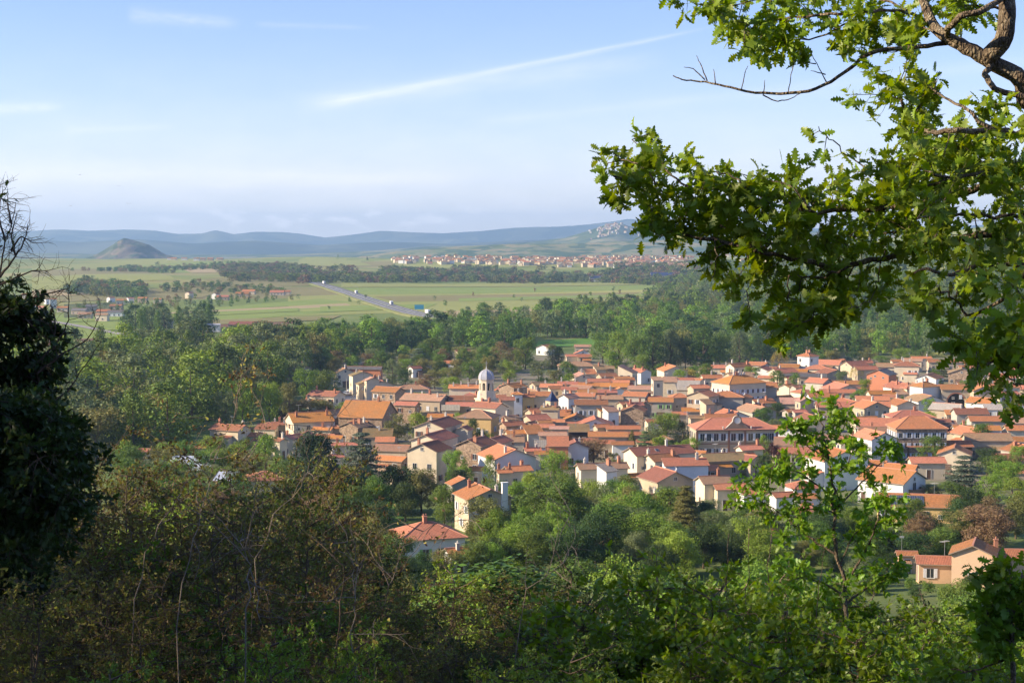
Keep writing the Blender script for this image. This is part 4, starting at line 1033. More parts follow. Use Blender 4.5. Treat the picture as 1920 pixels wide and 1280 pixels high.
# ---- church bell tower
def tower():
    p=hit(912,757,8.0,300); x,y,z=p[0],p[1],p[2]; k=p[3]/FPX   # metres per pixel here
    o=empty('bell_tower',(x,y,z),R(24)); g=z
    Zof=lambda py: (HOR-py)*k*1.0-g
    zb=Zof(748); zl=Zof(732); zd=Zof(711); zt=Zof(691)
    hw=16*k
    b=MB(); b.box(-hw,hw,-hw,hw,-5,zb,0); 
    for a in range(4):
        pass
    link('wall',b.mesh('wall',[WALL['c']]),o)
    b=MB(); b.box(-hw-.3,hw+.3,-hw-.3,hw+.3,zb,zb+.35,0); b.frus(8,hw*1.12,hw*1.02,zb+.35,zl,0,ph=PI/8); link('cornice',b.mesh('cornice',[WALL['c']]),o)
    r=13.8*k; n=8
    # lantern: eight piers, arches over open bays
    b=MB(); ph=PI/8; dep=0.5
    for i in range(n):
        a0=ph+2*PI*i/n; a1=ph+2*PI*(i+1)/n; A=Vector((r*math.cos(a0),r*math.sin(a0),0)); B=Vector((r*math.cos(a1),r*math.sin(a1),0)); d=B-A; w=d.length; d.normalize(); nrm=Vector((d.y,-d.x,0)); 
        hh=zd-zl; ow=w*0.52; s0=(w-ow)/2
        def P(u,v,dd=0): q=A+d*u-nrm*dd; return (q.x,q.y,zl+v)
        for dd,fl in ((0,1),(dep,-1)):
            L1=[P(0,0,dd),P(s0,0,dd),P(s0,hh*.62,dd)]; arc=[P(s0+ow/2-ow/2*math.cos(t),hh*.62+ow/2*math.sin(t),dd) for t in np.linspace(0,PI,9)]
            b.poly([P(0,0,dd),P(s0,0,dd),P(s0,hh*.62,dd),P(0,hh*.62,dd)][::fl],0)
            b.poly([P(s0+ow,0,dd),P(w,0,dd),P(w,hh*.62,dd),P(s0+ow,hh*.62,dd)][::fl],0)
            b.poly(([P(0,hh*.62,dd)]+arc[:5]+[P(w/2,hh,dd),P(0,hh,dd)])[::fl],0)
            b.poly((arc[4:]+[P(w,hh*.62,dd),P(w,hh,dd),P(w/2,hh,dd)])[::fl],0)
        b.poly([P(s0,0,0),P(s0,0,dep),P(s0,hh*.62,dep),P(s0,hh*.62,0)],0); b.poly([P(s0+ow,0,dep),P(s0+ow,0,0),P(s0+ow,hh*.62,0),P(s0+ow,hh*.62,dep)],0)
        b.poly([P(s0,0,-.06),P(s0+ow,0,-.06),P(s0+ow,.35,-.06),P(s0,.35,-.06)],0)
    link('lantern',b.mesh('lantern',[WALL['c']]),o)
    b=MB(); b.frus(8,r*0.45,r*0.45,zl,zd-0.2,0); link('bell',b.mesh('bell',[simple('bell_bronze_dark',(0.03,0.025,0.02),0.6)]),o)
    b=MB(); b.frus(8,r*1.1,r*1.13,zd,zd+.3,1,ph=ph)
    prof=[(1.08,0),(1.06,.2),(1.0,.4),(.86,.62),(.62,.80),(.34,.92),(.12,1.0)]; hd=zt-zd-0.3
    for (r0,h0),(r1,h1) in zip(prof,prof[1:]): b.frus(8,r*r0,r*r1,zd+.3+h0*hd,zd+.3+h1*hd,0,ph=ph,cap=False)
    for i in range(8):
        a=ph+2*PI*i/8
        for (r0,h0),(r1,h1) in zip(prof,prof[1:]):
            p0=Vector((r*r0*math.cos(a),r*r0*math.sin(a),zd+.3+h0*hd)); p1=Vector((r*r1*math.cos(a),r*r1*math.sin(a),zd+.3+h1*hd)); tn=Vector((-math.sin(a),math.cos(a),0))*.09; up=Vector((math.cos(a),math.sin(a),.6))*.07
            b.poly([p0-tn,p0+up,p1+up,p1-tn],1); b.poly([p0+up,p0+tn,p1+tn,p1+up],1)
    link('dome',b.mesh('dome',[simple('dome_lead',(0.36,0.37,0.42),0.5,1.5,0.2),M_CHIMW]),o)
    b=MB(); b.frus(6,.18,.10,zt,zt+.8,0); b.box(-.05,.05,-.05,.05,zt+.8,zt+2.6,0); b.box(-.5,.5,-.05,.05,zt+1.8,zt+1.92,0); link('cross',b.mesh('cross',[M_METAL]),o)
    for a in (0,PI/2,-PI/2,PI): 
        w=link('window',WINB,o,(hw*math.sin(a)*1.0,-hw*math.cos(a)*1.0,zb-4.2),a)
    tag(o,'church bell tower with open arched lantern and pale domed roof','bell tower')
    HOUSES.append(dict(px=912,py=725,o=o,lm='church bell tower',label=o['label'],name='bell_tower',rc='',wc='',dist=y,w=30,L=2*hw,D=2*hw))
tower()
def spire():
    p=hit(1035,751,8.0,300); k=p[3]/FPX; o=empty('slate_spire_tower',(p[0],p[1],p[2]),R(30)); hw=9*k
    b=MB(); b.box(-hw,hw,-hw,hw,-4,8.0,0); link('wall',b.mesh('wall',[WALL['t']]),o)
    b=MB(); n=4; b.frus(4,hw*1.55,hw*0.9,8.0,8.0+6*k,0,ph=PI/4,cap=False); b.frus(4,hw*.9,0.02,8.0+6*k,8.0+18*k,0,ph=PI/4,cap=False); link('roof',b.mesh('roof',[ROOF['S']]),o)
    tag(o,'small tower with steep pointed dark blue slate spire among the roofs','tower')
    HOUSES.append(dict(px=1035,py=745,o=o,lm='dark blue spire',label=o['label'],name='tower',rc='',wc='',dist=p[1],w=18,L=2*hw,D=2*hw))
spire()
# ================================================================== TREES (unit height meshes, many leaf-sized faces in clumps)
def leaf_faces(rg,C,RAD,n,size,out=0.78,flat=0.0,asp=0.6):
    """C clump centres (k,3), RAD clump radii (k,3), n leaves per clump -> V,F quads (rhombs)"""
    k=len(C); d=rg.normal(size=(k,n,3)); d/=np.linalg.norm(d,axis=2)[...,None]
    rr=rg.uniform(0.55,1.08,(k,n,1))**0.7
    P=(C[:,None,:]+d*RAD[:,None,:]*rr).reshape(-1,3)
    nn=(d*out+rg.normal(size=(k,n,3))*(1-out)*0.9+np.array([0,0,0.25+flat])).reshape(-1,3); nn/=np.linalg.norm(nn,axis=1)[:,None]
    a=np.cross(nn,rg.normal(size=nn.shape)); a/=np.linalg.norm(a,axis=1)[:,None]; b=np.cross(nn,a)
    s=size*rg.uniform(0.6,1.35,(len(P),1))
    V=np.stack([P-a*s,P-b*s*asp+nn*s*0.15,P+a*s,P+b*s*asp+nn*s*0.15],1).reshape(-1,3)
    F=np.arange(len(P)*4).reshape(-1,4)
    return V,F
def crown_clumps(rg,kind,n):
    C=[];Rd=[]
    if kind in('round','oak','bush','loose'):
        zc,rx,rz=(0.53,0.38,0.46) if kind!='bush' else (0.45,0.60,0.48)
        if kind=='loose': rx=0.40
        # irregular crown: several big boughs, each carrying clumps
        nb=7 if kind!='bush' else 6; B=[]
        for i in range(nb):
            a=2*PI*i/nb*1.0+rg.uniform(-.4,.4); e=rg.uniform(-0.5,1.3); r=rg.uniform(.50,.86)
            B.append((rx*r*math.cos(a)*math.cos(e*.7),rx*r*math.sin(a)*math.cos(e*.7),zc+rz*0.62*math.sin(e)))
        B.append((rg.uniform(-.08,.08),rg.uniform(-.08,.08),zc+rz*0.55)); B.append((0,0,zc-rz*.1)); B+= [(rx*.5*math.cos(q),rx*.5*math.sin(q),zc-rz*.55) for q in (0.3,2.4,4.5)]
        for i in range(n):
            b=B[i%len(B)]; d=rg.normal(size=3); d/=np.linalg.norm(d); R0=rx*rg.uniform(.22,.44)
            p=np.array(b)+d*np.array([R0,R0,R0*.9])
            if p[2]<0.10: p[2]=0.10+rg.uniform(0,.12)
            C.append(p); s=rx*rg.uniform(.17,.32)*(1.0 if kind!='loose' else .85); Rd.append((s,s,s*.78))
    elif kind=='poplar':
        for i in range(n):
            t=rg.uniform(0.10,0.99); rw=0.17*(math.sin(PI*min(1,t*0.92+.08))**0.6)*(1 if t<.8 else 1)+.01; a=rg.uniform(0,6.28); r=rw*rg.uniform(.3,1)
            C.append((r*math.cos(a),r*math.sin(a),t*.97)); s=rg.uniform(.035,.065); Rd.append((s,s,s*1.6))
    elif kind=='tall':
        for i in range(n):
            t=rg.uniform(0.04,0.98); rw=0.25*(math.sin(PI*min(1,(t*.85+.12)))**0.7); a=rg.uniform(0,6.28); r=rw*(rg.uniform(.2,1)**.6)
            C.append((r*math.cos(a)*(1+.2*math.sin(3*a)),r*math.sin(a),t)); s=rg.uniform(.05,.085); Rd.append((s,s,s*1.1))
    elif kind=='spruce':
        k=int(n**0.5*1.3)
        for i in range(n):
            t=1-(1-(i+.5)/n)**.75; t=0.06+t*.92; lay=math.floor(t*14)/14+.02; rw=0.24*(1-t)**.85+.01; a=rg.uniform(0,6.28); r=rw*rg.uniform(.55,1.05)
            C.append((r*math.cos(a),r*math.sin(a),.5*(t+lay)-r*.18)); s=.028+.055*(1-t); Rd.append((s*1.3,s*1.3,s*.55))
    elif kind=='cedar':
        for i in range(n):
            lay=rg.integers(0,8); t=.16+lay*.112; rw=[.42,.46,.43,.38,.33,.26,.18,.08][lay]; a=rg.uniform(0,6.28)+lay; r=rw*(rg.uniform(0,1)**.5)
            q=math.floor(a*1.1)%2
            C.append((r*math.cos(a)*(1-.25*q),r*math.sin(a)*(1-.2*q),t+rg.uniform(-.015,.015)+ .03*r)); s=rg.uniform(.06,.10); Rd.append((s*1.25,s*1.25,s*.28))
    elif kind=='willow':
        for i in range(n):
            a=rg.uniform(0,6.28); e=rg.uniform(-.15,1.5); r=.44*math.cos(max(e,0)*.95)*rg.uniform(.75,1.02); z=.42+.46*math.sin(e) if e>0 else rg.uniform(.1,.45)
            C.append((r*math.cos(a),r*math.sin(a),z)); s=rg.uniform(.04,.065); Rd.append((s,s,s*2.4))
    return np.array(C,float),np.array(Rd,float)
def trunk_parts(rg,kind,C,k=7,r0=0.022):
    parts=[]
    top={'poplar':.9,'tall':.85,'spruce':.97,'cedar':.95}.get(kind,.6)
    z=np.linspace(-0.12,top,9); P=np.stack([rg.normal(0,.006,9).cumsum()*.6,rg.normal(0,.006,9).cumsum()*.6,z],-1)
    parts.append(tube_np(P,np.interp(z,[-.1,.02,top],[r0*1.5,r0,r0*.25]),7))
    if kind not in('spruce',):
        idx=rg.choice(len(C),min(k,len(C)),replace=False)
        for i in idx:
            c=C[i]; z0=min(top*.95,max(.12,c[2]*.55)); s=np.array([np.interp(z0,z,P[:,0]),np.interp(z0,z,P[:,1]),z0]); m=(s+c)/2+np.array([0,0,-.03])
            parts.append(tube_np(np.array([s,m,c]),[r0*.5,r0*.35,r0*.12],5))
    return join_np(parts)
TREE={}
def make_kind(kind,lod,seed):
    rg=np.random.default_rng(seed)
    ncl,nl,size={'far':(34,18,.036),'med':(80,30,.0215),'mid':(135,50,.0138),'near':(240,62,.0120)}[lod]
    if kind=='poplar': size*=.72; ncl=int(ncl*1.2)
    if kind=='tall': size*=.85
    if kind=='spruce': ncl=int(ncl*1.8); size*=.95
    if kind=='cedar': ncl=int(ncl*1.7); size*=1.2
    if kind=='willow': size*=.9; ncl=int(ncl*1.2)
    if kind=='bush': size*=1.6
    C,Rd=crown_clumps(rg,kind,ncl)
    V,F=leaf_faces(rg,C,Rd,nl,size,flat=.5 if kind=='cedar' else 0,asp=.35 if kind in('spruce','willow') else .62)
    tv,tf=trunk_parts(rg,kind,C,k={'far':2,'med':3,'mid':7,'near':14}[lod],r0=.022 if lod not in('far','med') else .014)
    return (V,F,tv,tf)
def get_tree(kind,lod,var,tint):
    key=(kind,lod,var,tint)
    if key in TREE: return TREE[key]
    base=(kind,lod,var)
    if base not in TREE: TREE[base]=make_kind(kind,lod,hash(base)%9973 if False else (sum(map(ord,kind+lod))*7+var*131))
    V,F,tv,tf=TREE[base]
    TREE[key]=(npmesh('crown',V,F,[LEAF[tint]]),npmesh('trunk',tv,tf,[M_BARK],smooth=True))
    return TREE[key]
KN={'round':'broadleaf_tree','loose':'broadleaf_tree','poplar':'poplar_tree','tall':'tall_tree','spruce':'spruce_tree','cedar':'cedar_tree','willow':'willow_tree','bush':'garden_bush','oak':'oak_tree'}
TN={'bright':'bright green','mid':'mid green','dark':'dark green','olive':'olive green','grey':'grey green','brown':'brownish','purple':'purple leaved','yellow':'yellow green','blue':'blue green','pine':'blackish green'}
SN={'round':'round tree','loose':'loose tree','poplar':'slim poplar','tall':'tall tree','spruce':'pointed spruce','cedar':'tiered cedar','willow':'weeping willow','bush':'low bush'}
TREES=[]    # candidates: dict(px, base x,y,z, h, wx, kind, tint, dist, zone)
def add_tree(x,y,h,w,kind,tint,zone,z=None):
    z=zf(x,y) if z is None else z
    px,py,d=proj(x,y,z+h*.6)
    TREES.append(dict(x=x,y=y,z=z,h=h,w=w,kind=kind,tint=tint,zone=zone,px=px,py=py,d=d,size=h*w/(d*d)))
def tree_px(px,top,base,w,kind,tint,zone='village'):
    p=hit(px,base,0,20)
    if p is None: return
    k=p[3]/FPX; add_tree(p[0],p[1],(base-top)*k,w*k,kind,tint,zone,p[2])
VT='''
575 684 752 54 round bright
612 688 755 58 round mid
542 712 792 48 round olive
505 706 800 58 round bright
455 700 800 62 round bright
425 726 806 50 loose grey
560 744 798 74 loose brown
603 746 795 66 loose olive
650 751 786 46 round bright
527 768 800 27 round purple
400 812 884 72 round bright
452 816 890 66 round mid
500 815 905 62 tall bright
350 822 890 60 round mid
385 842 915 60 round mid
540 848 925 74 round mid
590 812 965 104 tall pine
625 850 960 60 spruce pine
565 868 960 70 round dark
678 808 918 92 cedar blue
690 870 960 70 loose grey
745 868 962 96 round dark
705 884 975 60 round mid
790 872 962 84 loose olive
665 905 985 56 round mid
760 900 978 60 round dark
833 905 985 60 round mid
850 838 912 52 round bright
872 868 915 40 round bright
862 880 935 46 tall pine
918 852 925 32 tall bright
935 896 955 46 loose grey
745 772 832 62 loose olive
785 768 828 46 round bright
818 790 830 34 round mid
845 704 738 40 round bright
785 732 760 28 round bright
887 785 850 32 tall dark
902 800 858 28 round dark
1042 838 908 72 round bright
1000 880 965 66 round bright
1055 880 972 80 round mid
1105 892 975 80 round bright
1145 905 985 78 loose grey
975 898 985 66 round bright
1185 912 980 62 round mid
930 925 995 60 loose grey
1095 925 995 70 loose olive
1020 915 990 66 round mid
1178 884 945 44 round mid
1113 818 872 66 loose brown
1086 862 905 30 tall mid
1150 846 868 24 round olive
1208 806 872 40 cedar grey
1185 804 850 22 spruce olive
1133 810 832 24 round mid
1245 768 836 62 round mid
1222 800 850 50 loose grey
1280 790 850 46 tall pine
1298 815 858 56 round bright
1262 822 850 40 round mid
1456 750 788 34 round dark
1455 826 900 48 round purple
1432 815 860 26 tall bright
1433 848 900 34 round dark
1482 846 905 50 loose olive
1392 824 846 26 bush mid
1352 828 846 24 bush dark
1468 866 892 24 bush grey
1370 862 890 24 bush mid
1395 860 892 26 bush olive
1462 655 692 36 willow yellow
1412 668 690 22 round bright
1606 688 714 32 willow yellow
1764 708 756 28 spruce dark
1765 672 712 42 cedar grey
1590 668 690 34 cedar blue
1655 664 692 44 round mid
1690 650 676 44 round bright
1801 736 764 28 bush bright
1736 736 765 42 round mid
1708 752 768 40 bush bright
1760 763 784 26 round mid
1822 788 812 36 round bright
1800 795 815 26 round mid
1905 762 800 64 bush yellow
1890 750 775 50 round mid
1680 824 868 30 spruce dark
1808 852 935 84 cedar blue
1850 832 892 46 round dark
1835 812 850 24 loose olive
1900 848 882 30 round mid
1785 898 948 60 round mid
1748 905 945 50 loose olive
1690 740 765 12 round mid
1286 905 1042 92 spruce olive
1325 930 1000 60 loose grey
1250 945 1010 70 round mid
1340 950 1010 66 round mid
1850 940 1040 110 loose brown
1905 925 1010 80 loose olive
1800 950 1030 70 loose olive
1660 985 1056 84 round dark
1715 990 1062 90 round dark
1768 985 1056 76 round mid
1610 950 1030 60 round mid
1570 935 1000 60 round dark
940 640 694 44 tall brown
908 650 700 42 tall mid
985 628 692 52 round mid
955 672 720 40 round bright
915 664 712 36 loose olive
1048 650 690 24 tall dark
1035 645 690 30 tall grey
1066 672 722 40 round mid
1010 672 712 46 loose grey
1040 690 720 40 round olive
880 672 715 40 round mid
850 685 720 46 loose olive
815 690 730 50 loose olive
785 652 692 46 cedar blue
760 688 728 36 round dark
735 672 722 30 tall grey
715 652 700 36 round mid
795 700 735 40 loose brown
690 660 695 40 round brown
540 668 700 30 round brown
1240 680 702 26 round mid
1265 686 708 36 bush grey
1290 690 712 34 bush yellow
1225 690 712 24 bush mid
1305 684 706 34 bush mid
1330 694 712 20 round mid
1100 712 728 36 bush dark
1085 705 728 24 round mid
1130 614 682 56 round mid
1160 622 690 50 tall bright
1190 618 694 54 round mid
1225 612 694 50 tall dark
1258 616 692 44 poplar grey
1285 622 692 40 round dark
1318 614 690 56 tall mid
1350 618 688 46 round mid
1388 622 684 42 tall grey
1430 626 680 50 round dark
1150 655 690 40 round bright
1205 662 700 40 round bright
1560 655 690 40 loose olive
1540 660 688 36 round mid
1625 650 680 50 loose olive
1600 656 684 30 round dark
1730 655 680 44 tall mid
1330 704 720 22 bush mid
1780 722 745 30 bush dark
1750 728 745 22 bush bright
'''
for ln in VT.strip().split('\n'):
    f=ln.split(); tree_px(*map(float,f[:4]),f[4],f[5])
# poplars and woods by region: polygon in picture points of the ground, spacing (m), height, kinds
def inpoly(x,y,P):
    c=False; n=len(P)
    for i in range(n):
        x0,y0=P[i];x1,y1=P[i-1]
        if (y0>y)!=(y1>y) and x<(x1-x0)*(y-y0)/(y1-y0)+x0: c=not c
    return c
def region(poly,sp,h,zone,kinds,seed,maxn=4000,wr=(0.62,0.9),avoid=True,patchy=0):
    rg=random.Random(seed); P=[hit(*q)[:2] for q in poly]
    xs=[p[0] for p in P]; ys=[p[1] for p in P]; area=(max(xs)-min(xs))*(max(ys)-min(ys)); n=min(int(area/sp/sp*2.0),40000); cells={}; k=0
    for _ in range(n):
        x=rg.uniform(min(xs),max(xs)); y=rg.uniform(min(ys),max(ys))
        if not inpoly(x,y,P): continue
        if patchy and math.sin(x/71+y/190)*math.sin(y/83-x/150)+.5*math.sin(x/31)*math.sin(y/37)>1-patchy: continue
        c=(int(x//sp),int(y//sp)); ok=True
        for dx in(-1,0,1):
            for dy in(-1,0,1):
                for q in cells.get((c[0]+dx,c[1]+dy),()):
                    if (q[0]-x)**2+(q[1]-y)**2<(sp*.82)**2: ok=False
        if not ok: continue
        if avoid and any(abs(o_['x']-x)<o_['r'] and abs(o_['y']-y)<o_['r'] for o_ in HB): continue
        cells.setdefault(c,[]).append((x,y)); kd,ti=rg.choice(kinds); hh=rg.uniform(*h)*(1.15 if kd in('poplar','tall') else 1)
        w=hh*(rg.uniform(*wr) if kd not in('poplar','spruce') else .36 if kd=='poplar' else .5)
        add_tree(x,y,hh,w,kd,ti,zone); k+=1
        if k>=maxn: break
HB=[dict(x=h['o'].location.x,y=h['o'].location.y,r=h['L']*.5+2) for h in HOUSES]
MIX=[('round','mid'),('round','bright'),('round','dark'),('tall','mid'),('tall','grey'),('loose','olive'),('round','grey'),('tall','bright'),('loose','grey'),('poplar','mid'),('tall','dark'),('round','olive')]
SCR=[('bush','mid'),('round','dark'),('bush','dark'),('bush','olive'),('round','grey'),('bush','mid'),('bush','brown')]
region([(40,880),(40,728),(140,704),(330,684),(560,672),(600,662),(630,678),(575,700),(540,745),(470,785),(395,800),(330,860)],10.5,(14,21),'river wood',MIX,5)
region([(560,672),(600,658),(900,634),(1060,628),(1300,628),(1480,632),(1700,640),(1920,648),(1920,668),(1500,672),(1300,684),(1180,676),(1190,640),(1000,634),(990,650),(920,656),(840,652),(760,662),(660,676)],12,(13,19),'river belt',MIX,6)
region([(840,640),(1000,628),(1040,616),(1500,612),(1540,622),(1300,626),(1000,632)],16,(13,20),'river belt',MIX,16)
region([(330,672),(600,648),(700,638),(820,626),(830,640),(600,666),(560,680),(330,682),(240,692),(100,708),(90,700)],11,(9,14),'river belt',MIX,26)
region([(1230,596),(1320,566),(1500,540),(2000,500),(2000,650),(1500,616),(1300,610)],15,(11,17),'hill forest',MIX,7,avoid=False)
region([(1010,600),(1100,590),(1240,585),(1300,600),(1250,610),(1010,612)],14,(12,18),'hill forest',MIX,17,avoid=False)
region([(1290,568),(1400,520),(1480,495),(1700,466),(1980,452),(2000,502),(1500,542)],17,(11,16),'hill forest',MIX,27,avoid=False)
region([(238,622),(390,612),(400,622),(240,632)],13,(13,17),'plain grove',[('poplar','mid'),('tall','grey'),('tall','dark')],8)
region([(560,532),(700,530),(760,534),(900,530),(1000,533),(1100,529),(1200,534),(1290,531),(1300,510),(1200,506),(1120,514),(1040,504),(960,511),(880,502),(800,509),(740,504),(700,511),(640,505),(590,512)],13.5,(6,14),'scarp wood',SCR,9,avoid=False,wr=(1.0,1.6),patchy=.62)
region([(1200,532),(1300,520),(1400,500),(1300,494),(1150,498),(1160,520)],18,(8,12),'scarp wood',SCR,29,avoid=False,wr=(1.1,1.6))
region([(430,528),(590,530),(600,508),(520,498),(400,502)],15,(7,11),'scarp wood',SCR,10,avoid=False,wr=(1.1,1.6))
region([(120,552),(270,560),(268,540),(150,536)],11,(9,14),'plain wood',SCR,11,avoid=False,wr=(.9,1.3))
region([(120,508),(300,512),(480,506),(300,496)],16,(6,9),'plateau copse',SCR,12,avoid=False,wr=(1.,1.5),patchy=1.0)
region([(430,515),(560,508),(640,516),(600,526),(440,530)],20,(5,9),'scarp wood',SCR,71,maxn=160,avoid=False,wr=(1.,1.5))
region([(130,528),(260,522),(400,524),(380,531),(140,536)],12,(5,9),'plain wood',SCR,72,maxn=420,avoid=False,wr=(1.,1.5),patchy=.8)
region([(300,535),(420,533),(560,545),(520,552),(300,548)],12,(4,8),'plain wood',SCR,73,maxn=420,avoid=False,wr=(1.,1.5),patchy=.95)
region([(340,499),(470,493),(480,500),(350,506)],22,(5,8),'plateau copse',SCR,74,maxn=120,avoid=False,wr=(1.,1.5))
region([(840,604),(1240,592),(1240,599),(1000,610),(840,614)],14,(9,15),'river belt',MIX,75)
region([(500,500),(560,497),(700,492),(1300,488),(1300,482),(700,482)],60,(7,10),'plateau copse',SCR,13,maxn=150,avoid=False)
region([(740,502),(1300,508),(1300,478),(740,484)],25,(6,11),'scarp wood',SCR,63,maxn=520,avoid=False,wr=(.9,1.3))
region([(150,590),(270,590),(560,562),(420,556),(140,572)],20,(5,8),'hamlet trees',SCR,14,avoid=False)
region([(600,588),(1200,560),(1200,540),(620,556)],95,(4,7),'plain copse',SCR,15,maxn=26,avoid=False)
# hillside below the viewer: trees and thickets between 25 m and 250 m
def skyline(px): return np.interp(px,[-200,0,120,250,330,450,560,700,790,860,960,1100,1250,1400,1560,1700,1800,1920,2100],[860,870,870,880,840,870,890,945,1015,1022,1000,1000,985,1020,1015,1085,1105,1110,1100])
def slope_trees():
    rg=random.Random(44); got=[]
    for d,nx in ((205,17),(165,16),(130,14),(100,12),(75,10),(55,8),(40,6)):
        for i in range(nx):
            px=-150+2250*(i+rg.uniform(.1,.9))/nx; dd=d*rg.uniform(.9,1.1); x=(px-960)/FPX*dd; z=zf(x,dd)
            _,gy,_=proj(x,dd,z); top=skyline(px)+25*math.sin(px/61.)+rg.uniform(-10,75)+(0 if d>100 else 40 if d>60 else 80)
            h=(gy-top)/FPX*dd
            hmax=rg.uniform(7,11) if d>60 else rg.uniform(4.5,7)
            h=min(h,hmax)
            if h<2.2: continue
            if 880<px<1230 and d>200 : continue
            right=px>760
            k,t=rg.choice([('round','bright'),('round','mid'),('loose','bright'),('round','bright'),('loose','grey'),('tall','mid')] if right else [('loose','brown'),('loose','olive'),('round','dark'),('loose','olive'),('round','mid')])
            add_tree(x,dd,h,h*rg.uniform(.75,1.05),k,t,'slope')
slope_trees()
G2=[('round','mid'),('round','bright'),('loose','grey'),('loose','olive'),('round','dark'),('tall','mid'),('loose','bright')]
region([(330,985),(600,965),(700,1000),(720,1040),(600,1075),(330,1060)],7.5,(6,9),'slope',[('round','dark'),('loose','brown'),('loose','olive'),('round','mid')],51,wr=(.8,1.1))
region([(890,1015),(1030,1000),(1250,990),(1560,1030),(1560,1085),(1100,1100),(890,1085)],7.2,(6,10),'slope',G2,52,wr=(.8,1.1))
region([(1560,1000),(1920,985),(1920,1035),(1870,1030),(1700,1040),(1560,1050)],9,(5,9),'slope',[('round','dark'),('loose','brown'),('round','mid')],53,wr=(.8,1.1))
region([(330,900),(470,880),(480,950),(620,920),(650,965),(330,985)],9,(6,10),'village',G2,54,wr=(.8,1.1))
region([(1840,892),(1930,882),(1930,965),(1850,962)],8,(5,9),'village',G2,56,wr=(.8,1.1))
region([(1480,1050),(1660,1062),(1660,1105),(1480,1110)],7,(3.5,6),'slope',G2,59,wr=(.8,1.1))
region([(1640,1082),(1880,1088),(1880,1125),(1620,1125)],4.5,(1.6,3.0),'slope',[('bush','mid'),('bush','bright'),('bush','dark')],62,wr=(1.1,1.5),maxn=24)
region([(700,760),(930,750),(1150,720),(1400,705),(1920,705),(1930,880),(1500,880),(1250,870),(900,850),(720,840)],21,(4.5,8),'village',G2+[('bush','mid'),('round','bright')],60,wr=(.8,1.1),maxn=48)
region([(1210,562),(1240,540),(1320,513),(1430,495),(1400,530),(1320,568),(1230,598)],15,(9,14),'hill forest',MIX,61,avoid=False)
region([(230,862),(340,852),(420,905),(420,985),(230,985)],8.5,(6,10),'village',G2,57,wr=(.8,1.1))
region([(560,708),(620,684),(760,674),(900,668),(1000,690),(900,714),(800,714),(700,707)],9.5,(5,10),'village',G2+[('loose','brown'),('round','olive')],58,wr=(.8,1.1))
for q_ in ((745,990,1092,84,'round','mid'),(835,1022,1100,72,'loose','olive'),(893,1012,1090,66,'round','mid'),(700,955,1085,92,'loose','olive'),(790,1030,1105,70,'round','dark'),(930,1005,1080,60,'round','dark')): tree_px(*q_,'slope')
region([(960,955),(1180,950),(1200,980),(1030,990)],9,(6,9),'village',G2,55,wr=(.8,1.1))
# ---- turn candidates into things (the ~290 that show largest) or into one mass
order=sorted(range(len(TREES)),key=lambda i:-(TREES[i]['size']*(30 if TREES[i]['zone'] in('village','slope') else 1)*(1 if -60<TREES[i]['px']<1980 else 0.05)))
IND=set(order[:424])
MASS=[]
def tree_obj(t):
    lod='near' if t['d']<330 else 'mid'; var=rnd.randrange(2 if lod=='near' else 3)
    cm,tm=get_tree(t['kind'],lod,var,t['tint'])
    base={'round':.84,'loose':.88,'poplar':.34,'tall':.50,'spruce':.52,'cedar':.92,'willow':.92,'bush':1.25,'oak':.80}[t['kind']]
    sx=t['w']/base
    o=empty(KN[t['kind']],(t['x'],t['y'],t['z']),rnd.uniform(0,6.28),(sx,sx,t['h']))
    link('crown',cm,o); link('trunk',tm,o); t['o']=o
for i,t in enumerate(TREES):
    if i in IND: tree_obj(t)
    else: MASS.append(t)
def mass_obj(name,L,label,cat='woodland'):
    """one mesh of many small far trees"""
    mats=['bright','mid','dark','olive','grey','brown','purple','yellow','blue','pine']; Vs=[];Fs=[];MI=[];off=0
    for t in L:
        v=rnd.randrange(4); lo='far' if t['d']>1350 else 'med'; base=(t['kind'],lo,v)
        if base not in TREE: TREE[base]=make_kind(t['kind'],lo,sum(map(ord,t['kind']))*3+v*17)
        V,F,tv,tf=TREE[base]
        b={'round':.80,'loose':.84,'poplar':.34,'tall':.50,'spruce':.52,'cedar':.92,'willow':.92,'bush':1.25}[t['kind']]
        sx=t['w']/b; a=rnd.uniform(0,6.28); c,s=math.cos(a),math.sin(a)
        far=t['d']>2300
        if far: F=F.reshape(-1,4)[::2]
        for W,Q,m in ((V,F,mats.index(t['tint'])),(tv,tf,10)):
            if m==10 and t['d']>1500: continue
            X=np.stack([(W[:,0]*c-W[:,1]*s)*sx+t['x'],(W[:,0]*s+W[:,1]*c)*sx+t['y'],W[:,2]*t['h']+t['z']],-1)
            if far and m!=10:
                cen=X.reshape(-1,4,3).mean(1,keepdims=True); X=(cen+(X.reshape(-1,4,3)-cen)*1.45).reshape(-1,3)
            Vs.append(X); Fs.append(Q+off); MI.append(np.full(len(Q),m)); off+=len(X)
    me=npmesh(name,np.concatenate(Vs),np.concatenate(Fs),[LEAF[k] for k in mats]+[M_BARK],np.concatenate(MI))
    tag(link(name,me),label,cat,kind='stuff')
ZN={'river wood':('wood','dense mixed river wood of green and olive crowns left of the village'),'river belt':('wood_belt','long belt of tall riverside trees between the village and the plain'),
 'hill forest':('hill_forest','broad forest covering the hill behind the village'),'scarp wood':('scarp_wood','bluish wood along the scarp below the far town')}
rest={}
for t in MASS: rest.setdefault(t['zone'] if t['zone'] in ZN else 'other',[]).append(t)
for z,L in rest.items():
    if z in ZN: mass_obj(ZN[z][0],L,ZN[z][1])
    else: mass_obj('scattered_woods',L,'small far copses and hedgerow trees dotted over plain and plateau')
print('TREES',len(TREES),'things',len(IND),{z:len(L) for z,L in rest.items()})
